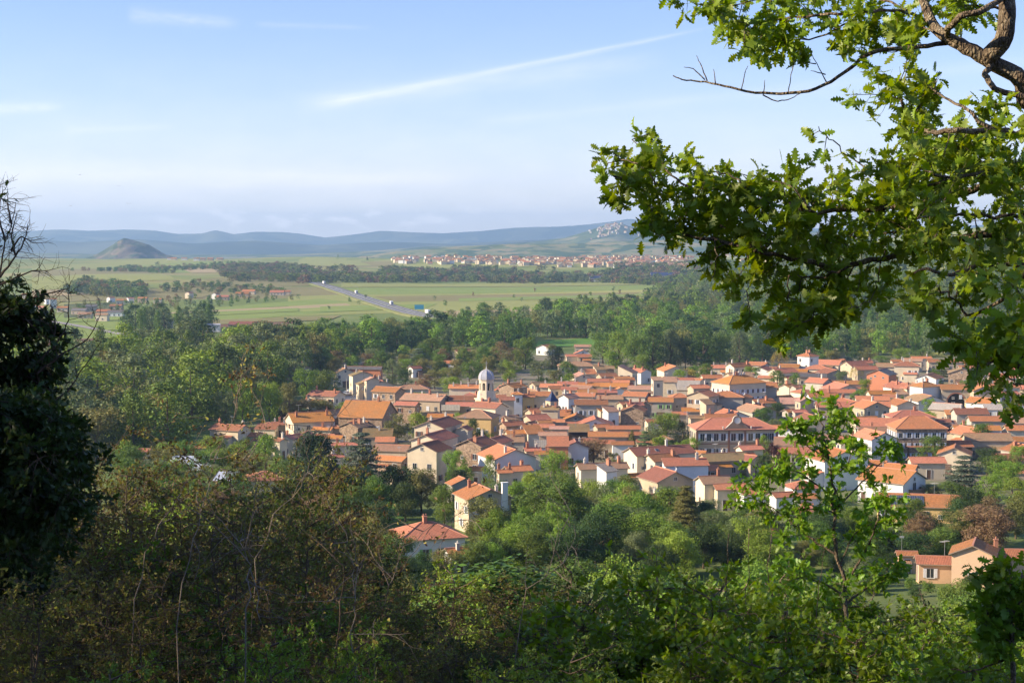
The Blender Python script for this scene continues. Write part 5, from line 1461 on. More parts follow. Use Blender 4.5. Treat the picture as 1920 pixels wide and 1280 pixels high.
# ================================================================== FAR SETTLEMENTS
def small_house(x,y,L,D,H,rot,rc,wc,label=None,group=None,name='house',cat='house'):
    z=zf(x,y); o=empty(name,(x,y,z),rot); p=R(rnd.uniform(20,26))
    link('wall',wall_mesh(L,D,H,'g',p,WALL[wc],3),o); b,rz=gable_roof(L,D,H,p,0.4); link('roof',b.mesh('roof',[ROOF[rc],M_FASCIA,M_RIDGE]),o)
    if y<2600:
        for i in range(int(L//4)): link('window',WIN,o,((i+.5)*4-L/2,-D/2,1.2),0)
    tag(o,label,cat,group); return o
FAR=[]
def far_px(px,py,w,H,rot,rc,wc,dl=.6,grp='houses of the hamlet on the plain',nm='house'):
    p=hit(px,py,0,400); k=p[3]/FPX; L=w*k/(abs(math.cos(R(rot)))+dl*abs(math.sin(R(rot))))
    o=small_house(p[0],p[1],L,L*dl,H,R(rot),rc,wc,None,grp,nm); FAR.append(dict(px=px,py=py,o=o,rc=rc,wc=wc,grp=grp,w=w)); return o
HAM='''
60 582 14 5 10 R w
78 586 18 5 -20 R t
100 578 14 9 20 O w
88 570 10 5 60 R w
48 560 12 5 0 R c
118 585 20 4 0 R c
150 590 30 4 -8 G t
172 584 22 5 10 G t
195 592 26 4 -5 R t
218 594 30 4 0 G w
160 598 26 4 4 P t
192 602 24 5 -6 B c
208 567 14 5 60 O w
228 572 20 5 10 R c
244 568 14 5 50 O w
268 568 18 5 -5 R t
296 570 14 5 0 R c
218 581 22 4 0 R t
355 559 14 6 70 R c
405 561 14 6 70 O w
418 563 22 4 0 R t
455 557 24 4 0 R t
467 552 24 4 -3 O c
520 554 26 4 0 O c
536 553 18 4 0 R c
322 618 20 7 20 G w
338 616 20 6 0 O w
400 622 26 5 0 M w
470 622 78 5 0 D t
500 628 60 4 0 D t
525 622 26 4 0 D t
140 664 36 4 0 L t
'''
for ln in HAM.strip().split('\n'):
    f=ln.split(); ind=float(f[2])>=36 or float(f[1])>610
    far_px(*map(float,f[:5]),f[5],f[6],grp='sheds and works by the river wood' if ind else 'houses of the hamlet on the plain',nm='warehouse' if ind else 'house', dl=.35 if ind else .6)
# works, solar sheds below the far town; farm bits
for px,py,w,H,rc,wc in ((1245,524,52,7,'S','g'),(1288,524,30,7,'S','g'),(1125,527,40,5,'S','w'),(1185,525,24,5,'S','w'),(1300,612,14,4,'O','w'),(1575,655,24,5,'P','c'),(1800,664,60,4,'D','g')):
    far_px(px,py,w,H,rnd.uniform(-8,8),rc,wc,.5,'works below the far town' if py<530 else 'buildings by the far road','warehouse' if py<530 else 'house')
# the far town: biggest, nearest roofs are things, the rest one mass
town=[]; rt=random.Random(3)
def tpx():
    # strip from 735 to 1300, thicker to the right
    px=735+565*rt.random()**0.85
    lo,hi=np.interp(px,[735,800,900,1050,1300],[488,483,485,482,478]),np.interp(px,[735,800,900,1050,1300],[493,497,496,501,504])
    return px,rt.uniform(lo,hi)
cells=set()
for _ in range(4200):
    px,py=tpx(); c=(int(px//4.2),int(py//2.1))
    if c in cells: continue
    dens=0.15+0.9*(math.sin(px/23.0)*math.sin(px/9.+py))**2+ (0.3 if px>1050 else 0)
    if rt.random()>dens*0.34: continue
    cells.add(c); p=hit(px,py,0,400); town.append((p[0],p[1],px,py))
for _ in range(40): 
    px=rt.uniform(1240,1560); py=rt.uniform(470,500); p=hit(px,py,0,400)
    if p: town.append((p[0],p[1],px,py))
town.sort(key=lambda t:t[1]); NT_IND=14; take=[t for t in town if t[2]<1255]; step=max(1,len(take)//NT_IND); inds=take[:14*3:3]
mv=[];mf=[];mm=[];off=0
RK=['P','R','B','O','P']; WK=['c','w','t','c','c']
def add_block(x,y,z,L,D,H,a,ri,wi):
    c,s=math.cos(a),math.sin(a); rz=H+D*.22; X=L/2;Y=D/2
    P=[(-X,-Y,-3),(X,-Y,-3),(X,Y,-3),(-X,Y,-3),(-X,-Y,H),(X,-Y,H),(X,Y,H),(-X,Y,H),(-X,0,rz),(X,0,rz),(-X-.4,-Y-.5,H-.1),(X+.4,-Y-.5,H-.1),(X+.4,0,rz+.15),(-X-.4,0,rz+.15),(X+.4,Y+.5,H-.1),(-X-.4,Y+.5,H-.1)]
    mv.extend([(x+p[0]*c-p[1]*s,y+p[0]*s+p[1]*c,z+p[2]) for p in P])
    n=len(mv)-16
    for f,m in (((0,1,5,4),wi),((1,2,6,5),wi),((2,3,7,6),wi),((3,0,4,7),wi),((4,8,7,7),wi),((5,6,9,9),wi),((10,11,12,13),ri),((12,14,15,13),ri)):
        mf.append([n+q for q in f]); mm.append(m)
IS=set(id(t) for t in inds)
for t in town:
    x,y=t[0],t[1]; L=rt.uniform(8,14); D=rt.uniform(7,9.5); H=rt.uniform(4,8); a=rt.uniform(-.5,.5)+(PI/2 if rt.random()<.4 else 0); ri=rt.randrange(5); wi=rt.randrange(5)
    if id(t) in IS:
        o=small_house(x,y,L*1.15,D,H,a,RK[ri],WK[wi],None,'nearer houses of the far town'); FAR.append(dict(px=t[2],py=t[3],o=o,rc=RK[ri],wc=WK[wi],grp='nearer houses of the far town',w=12))
    else: add_block(x,y,zf(x,y),L,D,H,a,ri,5+wi)
# a few buildings on the plateau skyline and the hilltop village
for _ in range(26):
    px=rt.uniform(315,420); p=hit(px,488.5,0,400)
    if p and rt.random()<.5: add_block(p[0]+rt.uniform(-9,9),p[1]+rt.uniform(-60,60),p[2],13,9,5,0,rt.randrange(5),5+rt.randrange(5))
for _ in range(60):
    px=rt.gauss(1140,19); D=8600; x=(px-960)/FPX*D; top=np.interp(px,[1060,1100,1130,1150,1165,1200],[444,432,421,415,417,429]); 
    t=rt.uniform(.05,.30); f=(1-t)**1.15; zt=-100+((HOR-top)/FPX*D+100)*f
    add_block(x,D-1300*t,zt+3,rt.uniform(9,14),9,rt.uniform(5,8),rt.uniform(-.5,.5),rt.randrange(5),5+rt.randrange(5))
def fixq(f): return f
V=np.array(mv); quads=[f for f in mf if f[2]!=f[3]]; tris=[f[:3] for f in mf if f[2]==f[3]]; qm=[m for f,m in zip(mf,mm) if f[2]!=f[3]]; tm=[m for f,m in zip(mf,mm) if f[2]==f[3]]
me=npmesh('far_town',V,[np.array(quads),np.array(tris)],[ROOF[k] for k in RK]+[WALL[k] for k in WK],qm+tm)
tag(link('far_town',me),'mass of small red and orange roofs of the far town and hilltop village','town',kind='stuff')
# ================================================================== SMALL THINGS
def pole(px,top,base,label,arm=True,lamp=False):
    p=hit(px,base,0,100); k=p[3]/FPX; h=(base-top)*k; o=empty('utility_pole' if not lamp else 'street_lamp',p[:3]); b=MB(); b.frus(8,.17,.10,-1,h,0); link('post',b.mesh('post',[M_CONC]),o)
    b=MB()
    if lamp: b.box(-1.2,0.1,-.05,.05,h-.1,h,0); b.box(-1.7,-1.1,-.14,.14,h-.16,h+.02,0); link('lamp_head',b.mesh('lamp_head',[M_METAL]),o)
    elif arm:
        b.box(-.9,.9,-.05,.05,h-.5,h-.38,0)
        for u in(-.8,0,.8): b.frus(6,.05,.05,h-.38,h-.15,0,u,0)
        link('crossarm',b.mesh('crossarm',[M_METAL]),o)
    tag(o,label,'street lamp' if lamp else 'utility pole','poles of the village')
pole(1288,770,842,'pale concrete pole before the dark trees beside the old school')
pole(1483,852,908,'bare concrete pole standing in the gardens below the purple tree')
pole(1794,896,936,'concrete pole with crossarm in front of the big blue green cedar')
pole(1655,845,935,'thin pole in front of the big white house with balcony',True)
pole(1350,846,876,'short pole before the brown roofed tan house')
pole(1379,742,772,'thin mast in front of the tall white hospice block',False)
pole(1760,1050,1090,'street lamp with flat head beside the peach annex',lamp=True)
pole(650,708,738,'tall thin lamp post at the sunlit street head',lamp=True)
pole(1380,655,676,'small lamp near the riverside wood edge',lamp=True)
pole(1283,595,622,'white signal mast by the far road',False)
# parked cars / trucks
CARM={}
def car_mesh(col):
    if col in CARM: return CARM[col]
    m=simple('car_paint_'+col,{'white':(.7,.7,.7),'grey':(.25,.26,.28),'blue':(.05,.09,.25),'dark':(.03,.03,.035),'red':(.35,.03,.03)}[col],.3,1,.05,spec=.5)
    pr=[(-2.05,.35),(-2.1,.75),(-1.95,.95),(-1.3,1.0),(-.85,1.42),(.75,1.45),(1.45,1.02),(2.0,.9),(2.1,.6),(2.05,.35)]
    b=MB(); y=.82
    L_=[(x,-y if z<1.05 else -y+.14,z) for x,z in pr]; R_=[(x,y if z<1.05 else y-.14,z) for x,z in pr]
    b.poly(L_[::-1][::-1],0); b.poly(R_[::-1],0)
    for i in range(len(pr)): j=(i+1)%len(pr); b.poly([L_[j],L_[i],R_[i],R_[j]],0)
    body=b.mesh('body',[m])
    b=MB()
    for s in(-1,1): b.poly([(-.95,s*(y-.02),1.03),(1.15,s*(y-.02),1.03),(.66,s*(y-.11),1.38),(-.76,s*(y-.11),1.38)][::-s],0)
    b.poly([(-1.27,-.62,1.04),(-1.27,.62,1.04),(-.9,.55,1.39),(-.9,-.55,1.39)],0); b.poly([(1.42,.62,1.06),(1.42,-.62,1.06),(.8,-.55,1.43),(.8,.55,1.43)],0)
    gl=b.mesh('windscreen',[M_GLASS]); CARM[col]=(body,gl); return CARM[col]
b=MB(); n=12
for s in(-1,1):
    c=[(.31*math.cos(2*PI*i/n),s*.1,.31*math.sin(2*PI*i/n)) for i in range(n)]; b.poly(c[::s],0)
    b.poly([(.17*math.cos(2*PI*i/n),s*.105,.17*math.sin(2*PI*i/n)) for i in range(n)][::s],1)
for i in range(n):
    a0,a1=2*PI*i/n,2*PI*(i+1)/n; b.poly([(.31*math.cos(a0),-.1,.31*math.sin(a0)),(.31*math.cos(a1),-.1,.31*math.sin(a1)),(.31*math.cos(a1),.1,.31*math.sin(a1)),(.31*math.cos(a0),.1,.31*math.sin(a0))],0)
WHEEL=b.mesh('wheel',[simple('tyre_rubber',(.02,.02,.02),.8),M_METAL])
def car(px,py,rot,col,label):
    p=hit(px,py,0,100); o=empty('parked_car',(p[0],p[1],p[2]+0.25),R(rot)); bd,gl=car_mesh(col); link('body',bd,o); link('windscreen',gl,o)
    for x in(-1.3,1.35):
        for y in(-.78,.78): link('wheel',WHEEL,o,(x,y,.31))
    tag(o,label,'car','parked cars')
car(661,735,30,'white','white car parked at the bottom of the sunlit village street')
car(676,733,20,'grey','grey car parked in the street next to the cream house row')
car(650,741,120,'white','white car standing on the small square by the long cream house')
car(536,811,0,'grey','grey car parked below the pyramid roofed pavilion')
car(1686,722,0,'blue','dark blue car parked on the terrace beside the salmon barn')
car(1472,880,-10,'white','white car half hidden in gardens below the purple tree')
car(1340,930,20,'grey','grey car on the pale drive before the yellow shuttered house')
# trucks and sign on the highway
def truck(i,lab,L=14,col='white',off=4.5):
    j=int(i*(len(HC)-1)); T=HT[j]; a=math.atan2(T[1],T[0]); N=np.array([-T[1],T[0]]); q=HC[j]+N*off
    o=empty('truck',(q[0],q[1],HZ[j]+0.02),a); b=MB(); b.box(-L/2,L/2-3,-1.25,1.25,1.1,4.0,0); link('trailer',b.mesh('trailer',[simple('truck_white',(.75,.75,.75),.5)]),o)
    b=MB(); b.box(L/2-2.6,L/2-.2,-1.2,1.2,.6,3.0,0); b.box(L/2-.2,L/2-.15,-1.1,1.1,1.7,2.7,1); link('cab',b.mesh('cab',[simple('truck_cab',(.5,.5,.55),.5),M_GLASS]),o)
    for x in(-L/2+1.2,-L/2+2.5,L/2-1.2):
        for y in(-1.1,1.1): w=link('wheel',WHEEL,o,(x,y,.5)); w.scale=(1.6,1.6,1.6)
    tag(o,lab,'truck','trucks on the dual carriageway')
truck(.93,'white box truck nearest along the raised dual carriageway'); truck(.36,'white truck halfway along the dual carriageway'); truck(.70,'white truck nearing the blue sign on the dual carriageway',12); truck(.08,'white truck at the far end of the dual carriageway')
p=hit(786,586,0,400); k=p[3]/FPX; o=empty('road_sign',p[:3]); 
for s in(-2.4,2.4):
    b=MB(); b.frus(6,.12,.12,-1,7.0,0,s,0); link('post',b.mesh('post',[M_METAL]),o)
b=MB(); b.box(-4.2,4.2,-.15,-.05,3.0,7.2,0); link('panel',b.mesh('panel',[simple('sign_blue',(.06,.28,.40),.6,1,.05)]),o); tag(o,'large turquoise blue road sign beside the dual carriageway','road sign')
# hedges and garden walls
def hedge(pts,w,h,tint,label,name='hedge'):
    P=[np.array(hit(*q,0,100)[:2]) for q in pts]; rg=np.random.default_rng(len(label)); C=[];Rd=[]
    for a,b_ in zip(P,P[1:]):
        L=np.linalg.norm(b_-a)
        for i in range(int(L/(w*.32))+1):
            q=a+(b_-a)*rg.uniform()
            for zz in np.arange(.3,h,.55): C.append((q[0]+rg.uniform(-w/3,w/3),q[1]+rg.uniform(-w/3,w/3),zf(q[0],q[1])+zz+rg.uniform(-.2,.2))); Rd.append((w*.42,w*.42,.5))
    V,F=leaf_faces(rg,np.array(C),np.array(Rd),26,.11); tag(link(name,npmesh('foliage',V,F,[LEAF[tint]])),label,'hedge','garden hedges')
hedge([(862,992),(950,1000),(1040,990),(1130,985)],3.2,4.5,'pine','long dark clipped hedge behind the nearest red hipped villa')
hedge([(1570,945),(1640,935)],2.2,2.5,'mid','green hedge in front of the big white house with balcony')
hedge([(1225,912),(1290,930)],2,2.2,'bright','bright hedge before the tan gable with a dish')
hedge([(1800,755),(1840,768)],1.5,1.5,'bright','low bright hedge beside the small white bungalow')
def gwall(pts,h,mat,label,th=.35):
    b=MB(); P=[hit(*q,0,100) for q in pts]
    for a,c in zip(P,P[1:]):
        d=Vector((c[0]-a[0],c[1]-a[1],0)).normalized(); n=Vector((-d.y,d.x,0))*th/2; A=Vector(a[:3]);C=Vector(c[:3])
        q=[A-n,C-n,C+n,A+n]; lo=[v+Vector((0,0,-1)) for v in q]; hi=[v+Vector((0,0,h)) for v in q]
        b.poly(lo[::-1]); b.poly(hi)
        for i in range(4): j=(i+1)%4; b.poly([lo[i],lo[j],hi[j],hi[i]])
    tag(link('garden_wall',b.mesh('garden_wall',[mat])),label,'wall','garden walls')
gwall([(1655,735),(1690,738),(1735,745)],2.2,WALL['t'],'pale garden wall behind the tan stub beside the salmon barn')
gwall([(1650,1070),(1690,1075)],1.5,WALL['s'],'ruined rubble wall left of the peach annex',.6)
gwall([(700,838),(745,836)],2.5,WALL['t'],'low tan wall below the great red barn roof')
gwall([(1880,962),(1925,948)],1.6,WALL['s'],'stone terrace wall on the brown slope above the peach gable house')
gwall([(1270,905),(1330,935)],1.4,WALL['w'],'white garden wall before the yellow shuttered house')
# birds
def bird(px,py,d,a,lab):
    x,y,z=[c*d for c in ray(px,py)]; b=MB(); 
    V=[(-.09,0,0),(.10,0,.01),(0,.02,.0),(0,.0,0)]
    b.poly([(.16,0,0),(.03,.035,.02),(-.16,.02,0),(-.22,0,0),(-.16,-.02,0),(.03,-.035,.02)]); b.poly([(.16,0,0),(.03,-.035,-.03),(-.2,0,-.01),(.03,.035,-.03)])
    for s in(-1,1): b.poly([(.06,s*.02,.01),(.02,s*.28,.10),(-.10,s*.55,.04),(-.04,s*.25,.06),(-.06,s*.02,.01)])
    o=link('bird',b.mesh('bird',[simple('feather_dark',(.03,.03,.03),.8)]),None,(x,y,z),a,(.6,.6,.6)); tag(o,lab,'bird','distant flying birds')
bird(150,328,160,.5,'highest of the tiny dark birds in the sky'); bird(241,382,170,2,'lowest of the tiny dark birds in the sky'); bird(133,386,210,1,'tiny dark bird above the bare twigs'); bird(223,349,220,2.4,'tiny dark bird between the others in the sky')
# ================================================================== FOREGROUND OAKS AND THICKETS
def at(px,py,d):
    r=ray(px,py); return np.array([r[0]*d,r[1]*d,r[2]*d])
_LP=[(0,.01),(.08,.04),(.20,.17),(.27,.08),(.38,.29),(.45,.11),(.57,.36),(.66,.13),(.78,.28),(.85,.11),(.94,.13),(1.0,.02)]
def oak_leaf_template():
    V=[];F=[]
    for t,w in _LP: V+= [(t,-w,.0),(t,0,0),(t,w,.0)]
    V=np.array(V,float)
    V[:,2]= -0.22*V[:,0]**2 + 0.30*np.abs(V[:,1])           # droop and fold
    for i in range(len(_LP)-1):
        a=i*3; F+= [(a,a+3,a+4,a+1),(a+1,a+4,a+5,a+2)]
    return V,np.array(F)
def small_leaf_template():
    V=np.array([(0,0,0),(.35,-.26,.05),(1,0,-.08),(.35,.26,.05)],float); return V,np.array([(0,1,2,3)])
OT=oak_leaf_template(); ST=small_leaf_template()
def place_leaves(rg,T,P,Dr,size,up=0.55):
    """P positions, Dr outward directions -> V,F; leaves face the sky with scatter"""
    n=len(P); P=np.asarray(P); Dr=np.asarray(Dr)+rg.normal(0,.45,(n,3)); Dr/=np.linalg.norm(Dr,axis=1)[:,None]
    N=rg.normal(0,.62,(n,3)); N[:,2]+=up; N-= (N*Dr).sum(1)[:,None]*Dr; N/=np.linalg.norm(N,axis=1)[:,None]; B=np.cross(N,Dr)
    s=(size*rg.uniform(.6,1.2,n))[:,None,None]; wv=rg.uniform(.8,1.15,n)[:,None,None]
    TV,TF=T; cv=rg.uniform(-.9,2.0,n)[:,None,None]
    V=P[:,None,:]+s*(TV[None,:,0:1]*Dr[:,None,:]+wv*TV[None,:,1:2]*B[:,None,:]+cv*TV[None,:,2:3]*N[:,None,:])
    F=(TF[None]+np.arange(n)[:,None,None]*len(TV)).reshape(-1,TF.shape[1])
    return V.reshape(-1,3),F
class Plant:
    def __init__(s,seed): s.rg=np.random.default_rng(seed); s.tubes=[]; s.lp=[]; s.ld=[]; s.twigs=[]
    def limb(s,P,r0,r1,n=6,sub=4):
        P=np.asarray(P,float); k=len(P); u=np.linspace(0,k-1,(k-1)*sub+1); 
        # smooth by Catmull-like interpolation
        Q=np.stack([np.interp(u,range(k),P[:,i]) for i in range(3)],-1)
        for _ in range(2): Q[1:-1]=(Q[:-2]+2*Q[1:-1]+Q[2:])/4
        L=np.linalg.norm(np.diff(Q,axis=0),axis=1).mean(); Q[1:-1]+=s.rg.normal(0,L*.07,Q[1:-1].shape)
        s.tubes.append(tube_np(Q,np.linspace(r0,r1,len(Q)),n)); return Q
    def twig(s,p,d,L,r,leafy,lv=6,depth=1,droop=0.15,kn=.35):
        d=np.array(d,float); d/=np.linalg.norm(d); n=5; P=[np.array(p,float)]
        for i in range(n): d=d+s.rg.normal(0,kn*.45,3)+np.array([0,0,-droop*.2]); d/=np.linalg.norm(d); P.append(P[-1]+d*L/n)
        s.tubes.append(tube_np(np.array(P),np.linspace(r,r*.35,n+1),4))
        if depth>0:
            for i in (1,2,3,4):
                if s.rg.random()<.8: 
                    dd=d+s.rg.normal(0,.9,3); s.twig(P[i],dd,L*s.rg.uniform(.4,.7),r*.5,leafy,lv,depth-1,droop,kn)
        if leafy>0:
            for i in range(2,n+1):
                q=P[i]
                for _ in range(int(lv*(1.6 if i==n else .5))):
                    if s.rg.random()<leafy: s.lp.append(q+s.rg.normal(0,.012,3)); s.ld.append(d*.7+s.rg.normal(0,.7,3))
        return P
    def dress(s,Q,every,L,leafy,lv,t0=0.0,droop=.1,r=.004,depth=1,spread=1.0):
        for i in range(int(len(Q)*t0),len(Q)):
            for _ in range(every if isinstance(every,int) else (1 if s.rg.random()<every else 0)):
                j=min(i,len(Q)-2); tn=Q[j+1]-Q[j]; tn/=np.linalg.norm(tn)+1e-9
                s.twig(Q[i],tn*.5+s.rg.normal(0,spread,3),L*s.rg.uniform(.5,1.2),r,leafy,lv,depth,droop)
    def build(s,o,bark,leaf,T,size,up=.55,leafname='leaves',rust=None):
        V,F=join_np(s.tubes); link('branches',npmesh('branches',V,F,[bark],smooth=True),o)
        if s.lp:
            V,F=place_leaves(s.rg,T,s.lp,s.ld,size,up); n=len(s.lp); mi=None; ms=[leaf]
            if rust is not None:
                k=len(T[1]); a=np.repeat((s.rg.random(n)<rust[1]).astype(int),k); mi=a; ms=[leaf,rust[0]]
            link(leafname,npmesh(leafname,V,F,ms,mi,smooth=(T is OT)),o)
# ---- the oak whose boughs hang in from the right (trunk stands just outside the picture)
def big_oak():
    D=7.6; p=Plant(5); base=at(2090,900,D); g=zf(base[0],base[1]); A=lambda x,y,dz=0: at(x,y,D+dz)
    trunk=p.limb([np.array([base[0]+.1,base[1]+.1,g-.3]),at(2100,800,D),at(2075,420,D),at(2010,240,D),A(1925,150)],.20,.06,12)
    q1=p.limb([A(1960,190),A(1905,140),A(1850,112),A(1800,82),A(1752,55,.2),A(1735,10,.3),A(1700,-60,.4)],.045,.018,10)
    q2=p.limb([A(1850,112),A(1886,70,-.1),A(1888,20,-.1),A(1880,-60)],.045,.038,10)
    q3=p.limb([A(1800,82),A(1770,62),A(1800,30,-.2),A(1850,20,-.2),A(1888,-10,-.1)],.018,.014,8)
    q4=p.limb([A(1860,118),A(1845,140,-.1),A(1862,168,-.2),A(1905,178,-.2),A(1990,200,-.2)],.015,.014,7)
    # bare dead branch
    bq=p.limb([A(1790,78,.1),A(1722,88,.1),A(1640,95,.2),A(1605,118,.3),A(1560,155,.3),A(1500,176,.3),A(1430,176,.4),A(1370,166,.4),A(1322,152,.5),A(1285,152,.5),A(1262,142,.5)],.0125,.0028,6)
    for a,b in (((1440,176),(1486,175)),): p.limb([A(1430,178,.4),A(1452,190,.4),A(1478,188,.4),A(1500,176,.4)],.004,.002,5)
    for s in ([(1390,170),(1396,140),(1402,124)],[(1432,177),(1434,150)],[(1478,172),(1484,140),(1490,106)],[(1552,158),(1536,130),(1516,88)],[(1548,140),(1520,133)],[(1530,120),(1506,118)],[(1342,158),(1338,130)],[(1326,152),(1314,122),(1306,104)],[(1322,150),(1300,128),(1282,126)],[(1700,90),(1672,100),(1640,92)]):
        p.limb([A(x,y,.35) for x,y in s],.0035,.0014,4)
    LT=dict(leafy=.80,lv=5)
    boughs=[
     ([(1735,40),(1690,18),(1620,22),(1540,30),(1470,32),(1400,45),(1345,22),(1320,5)],.014,.3,1,.20),
     ([(1620,22),(1570,60),(1500,78),(1440,66),(1385,40)],.008,.3,1,.17),
     ([(1700,20),(1640,-10),(1560,-20),(1480,-10),(1400,5),(1350,15)],.010,.5,1,.20),
     ([(1752,60),(1700,40),(1640,50),(1600,80),(1592,100)],.008,.4,1,.14),
     ([(1900,20),(1830,10),(1780,30),(1740,10)],.012,.5,1,.20),
     ([(1990,200),(1930,250),(1870,250),(1800,240),(1740,250),(1700,215),(1680,160)],.030,-.4,2,.26),
     ([(1870,250),(1800,200),(1760,175),(1720,150)],.014,-.3,1,.20),
     ([(2010,330),(1930,330),(1850,350),(1760,375),(1670,390),(1590,392),(1530,400),(1480,380)],.034,0,2,.28),
     ([(1700,385),(1640,330),(1600,300),(1560,268),(1535,238)],.008,.2,0,.10),
     ([(1590,392),(1500,372),(1430,358),(1360,355),(1290,350),(1230,360),(1190,350),(1150,330)],.017,.2,1,.19),
     ([(1290,350),(1250,320),(1215,290),(1185,262)],.008,.25,1,.13),
     ([(1230,345),(1205,310),(1170,300),(1140,305)],.006,.2,1,.13),
     ([(1400,358),(1380,330),(1345,322),(1310,320)],.007,.1,1,.13),
     ([(1520,395),(1490,350),(1440,335),(1400,330)],.008,0,1,.15),
     ([(2010,400),(1900,430),(1780,450),(1680,480),(1590,500),(1500,490),(1420,470),(1340,450),(1270,440),(1240,420)],.030,.1,2,.24),
     ([(1420,470),(1350,420),(1290,400),(1250,400),(1215,385)],.009,.2,1,.16),
     ([(1500,490),(1440,440),(1370,400),(1330,395)],.010,.3,1,.18),
     ([(1340,450),(1345,490),(1335,520)],.004,.1,0,.05),
     ([(1590,500),(1530,520),(1480,515),(1420,520),(1400,545)],.009,0,1,.17),
     ([(1600,500),(1585,540),(1560,570),(1535,590),(1500,605),(1490,625)],.006,-.1,1,.11),
     ([(1660,470),(1650,510),(1645,545),(1620,570),(1590,580)],.005,-.2,0,.09),
     ([(1480,515),(1475,560),(1490,600),(1470,630)],.006,0,1,.14),
     ([(1780,450),(1700,430),(1620,440),(1560,450),(1500,440)],.012,.4,2,.22),
     ([(2020,480),(1930,500),(1850,490),(1780,520),(1740,500),(1700,520)],.022,-.8,1,.26),
     ([(1930,500),(1880,560),(1820,600),(1790,560),(1760,540)],.014,-1.2,1,.25),
     ([(1960,520),(1930,580),(1880,640),(1850,690),(1830,650)],.014,-1.6,1,.24),
     ([(1960,560),(1930,640),(1905,690),(1900,720)],.010,-1.6,1,.20),
     ([(2010,300),(1950,300),(1880,310),(1820,330),(1760,330),(1700,300)],.022,-.6,2,.26),
     ([(2010,420),(1950,400),(1880,410),(1800,400),(1720,410)],.020,-.9,2,.26),
     ([(1850,350),(1790,300),(1740,290),(1690,310),(1640,330)],.012,.3,1,.22),
    ]
    for pts,r,dz,ev,L in boughs:
        n=len(pts); q=p.limb([A(x,y,dz+.35*math.sin(i*1.3+len(pts))) for i,(x,y) in enumerate(pts)],r*.68,max(.0022,r*.2),6)
        p.dress(q,1 if ev>1 else .55 if ev else .45,L*.9,.66 if ev else .55,4,t0=.12 if n>6 else .25,r=.0030,depth=1 if ev else 0,droop=.3)
    # the crown goes on above and to the right of the picture, so it shades what it should
    o=empty('oak_tree'); p.build(o,M_OAKBARK,LEAF['oak'],OT,.070,.5)
    tag(o,'big oak with rough lichened limbs and lobed leaves reaching over the valley','oak tree')
    return len(p.lp)
print('oak leaves',big_oak())
# ---- generic young oaks with lobed leaves (several variants, copied)
def young_oak(seed,h=2.6,spread=1.0,dens=1.0,size=.075,lean=(0,0),leaf='oak',bark=None,rust=None,T=None,leafy=.8):
    p=Plant(seed); rg=p.rg; k=4
    for j in range(k):
        a=2*PI*j/k+rg.uniform(-.5,.5); r=spread*rg.uniform(.15,.5); top=np.array([r*math.cos(a)+lean[0],r*math.sin(a)+lean[1],h*rg.uniform(.8,1.0)])
        mid=top*np.array([.45,.45,.5])+rg.normal(0,.08,3)
        q=p.limb([np.array([rg.normal(0,.08),rg.normal(0,.08),-.3]),mid,top*np.array([.9,.9,.8]),top],(.030 if T is None and bark is None and rust is None else .013)*h/2.6,.004,6,6)
        for i in range(int(len(q)*.2),len(q)):
            for _ in range(2 if rg.random()<.5*dens else 1):
                a2=rg.uniform(0,6.28); d=np.array([math.cos(a2),math.sin(a2),rg.uniform(.0,.8)])
                L=spread*rg.uniform(.35,.75)*(1.15-.6*i/len(q))
                tw=p.twig(q[i],d,L,.009 if rust is None else .0045,0,0,0,.1,.3)
                for t in tw[1:]: 
                    for _ in range(2 if rg.random()<dens*.6 else 1): p.twig(t,d*.4+rg.normal(0,.8,3),.17*rg.uniform(.6,1.3)*(max(size,.045)/.075),.0035 if rust is None else .002,leafy,4,0,.15)
    return p
def oak_proto(name,seed,T,leafm,bark,size,label,cat,**kw):
    p=young_oak(seed,size=size,**kw); o=empty(name); rust=kw.get('rust')
    V,F=join_np(p.tubes); bm=npmesh('branches',V,F,[bark],smooth=True)
    V,F=place_leaves(p.rg,T,p.lp,p.ld,size,.5); mi=None; ms=[leafm]
    if rust: mi=np.repeat((p.rg.random(len(p.lp))<rust[1]).astype(int),len(T[1])); ms=[leafm,rust[0]]
    lm=npmesh('leaves',V,F,ms,mi,smooth=(T is OT)); bpy.data.objects.remove(o); return (name,bm,lm,cat,len(p.lp))
OKP=[oak_proto('young_oak',s,OT,LEAF['oak'],M_OAKBARK,.070,'','oak sapling',h=2.6,spread=1.15,dens=1.0) for s in (21,22,23)]
THP=[oak_proto('thorn_shrub',s,ST,LEAF['thorn'],M_TWIG,.037,'','thorn shrub',h=3.0,spread=1.35,dens=1.5,leafy=.8,rust=(LEAF['rust'],r_)) for s,r_ in ((31,.3),(32,.5),(33,.15))]
GRP=[oak_proto('broadleaf_shrub',s,ST,LEAF[l_],M_BARK,.046,'','shrub',h=3.0,spread=1.25,dens=1.6,leafy=.95) for s,l_ in ((41,'bright'),(42,'mid'),(43,'dark'))]
print('proto leaves',[k[4] for k in OKP+THP+GRP])
FG=[]
def shrub(proto,px,d,top,wid=1.0,rz=None,grp=None,lab=None):
    x=(px-960)/FPX*d; y=d*math.cos(PITCH); z=zf(x,y); _,gy,_=proj(x,y,z); h=(gy-top)/FPX*d; h=max(h,.8); nm,bm,lm,cat,_=proto; h0=2.6 if nm=='young_oak' else 3.0
    s=h/h0; sw=wid*min(1.7,max(.6,s)); o=empty(nm,(x,y,z),rnd.uniform(0,6.28) if rz is None else rz,(sw,sw,s)); link('branches',bm,o); link('leaves',lm,o)
    FG.append(dict(px=px,py=top,d=d,o=o,nm=nm,cat=cat)); tag(o,lab,cat,grp); return o
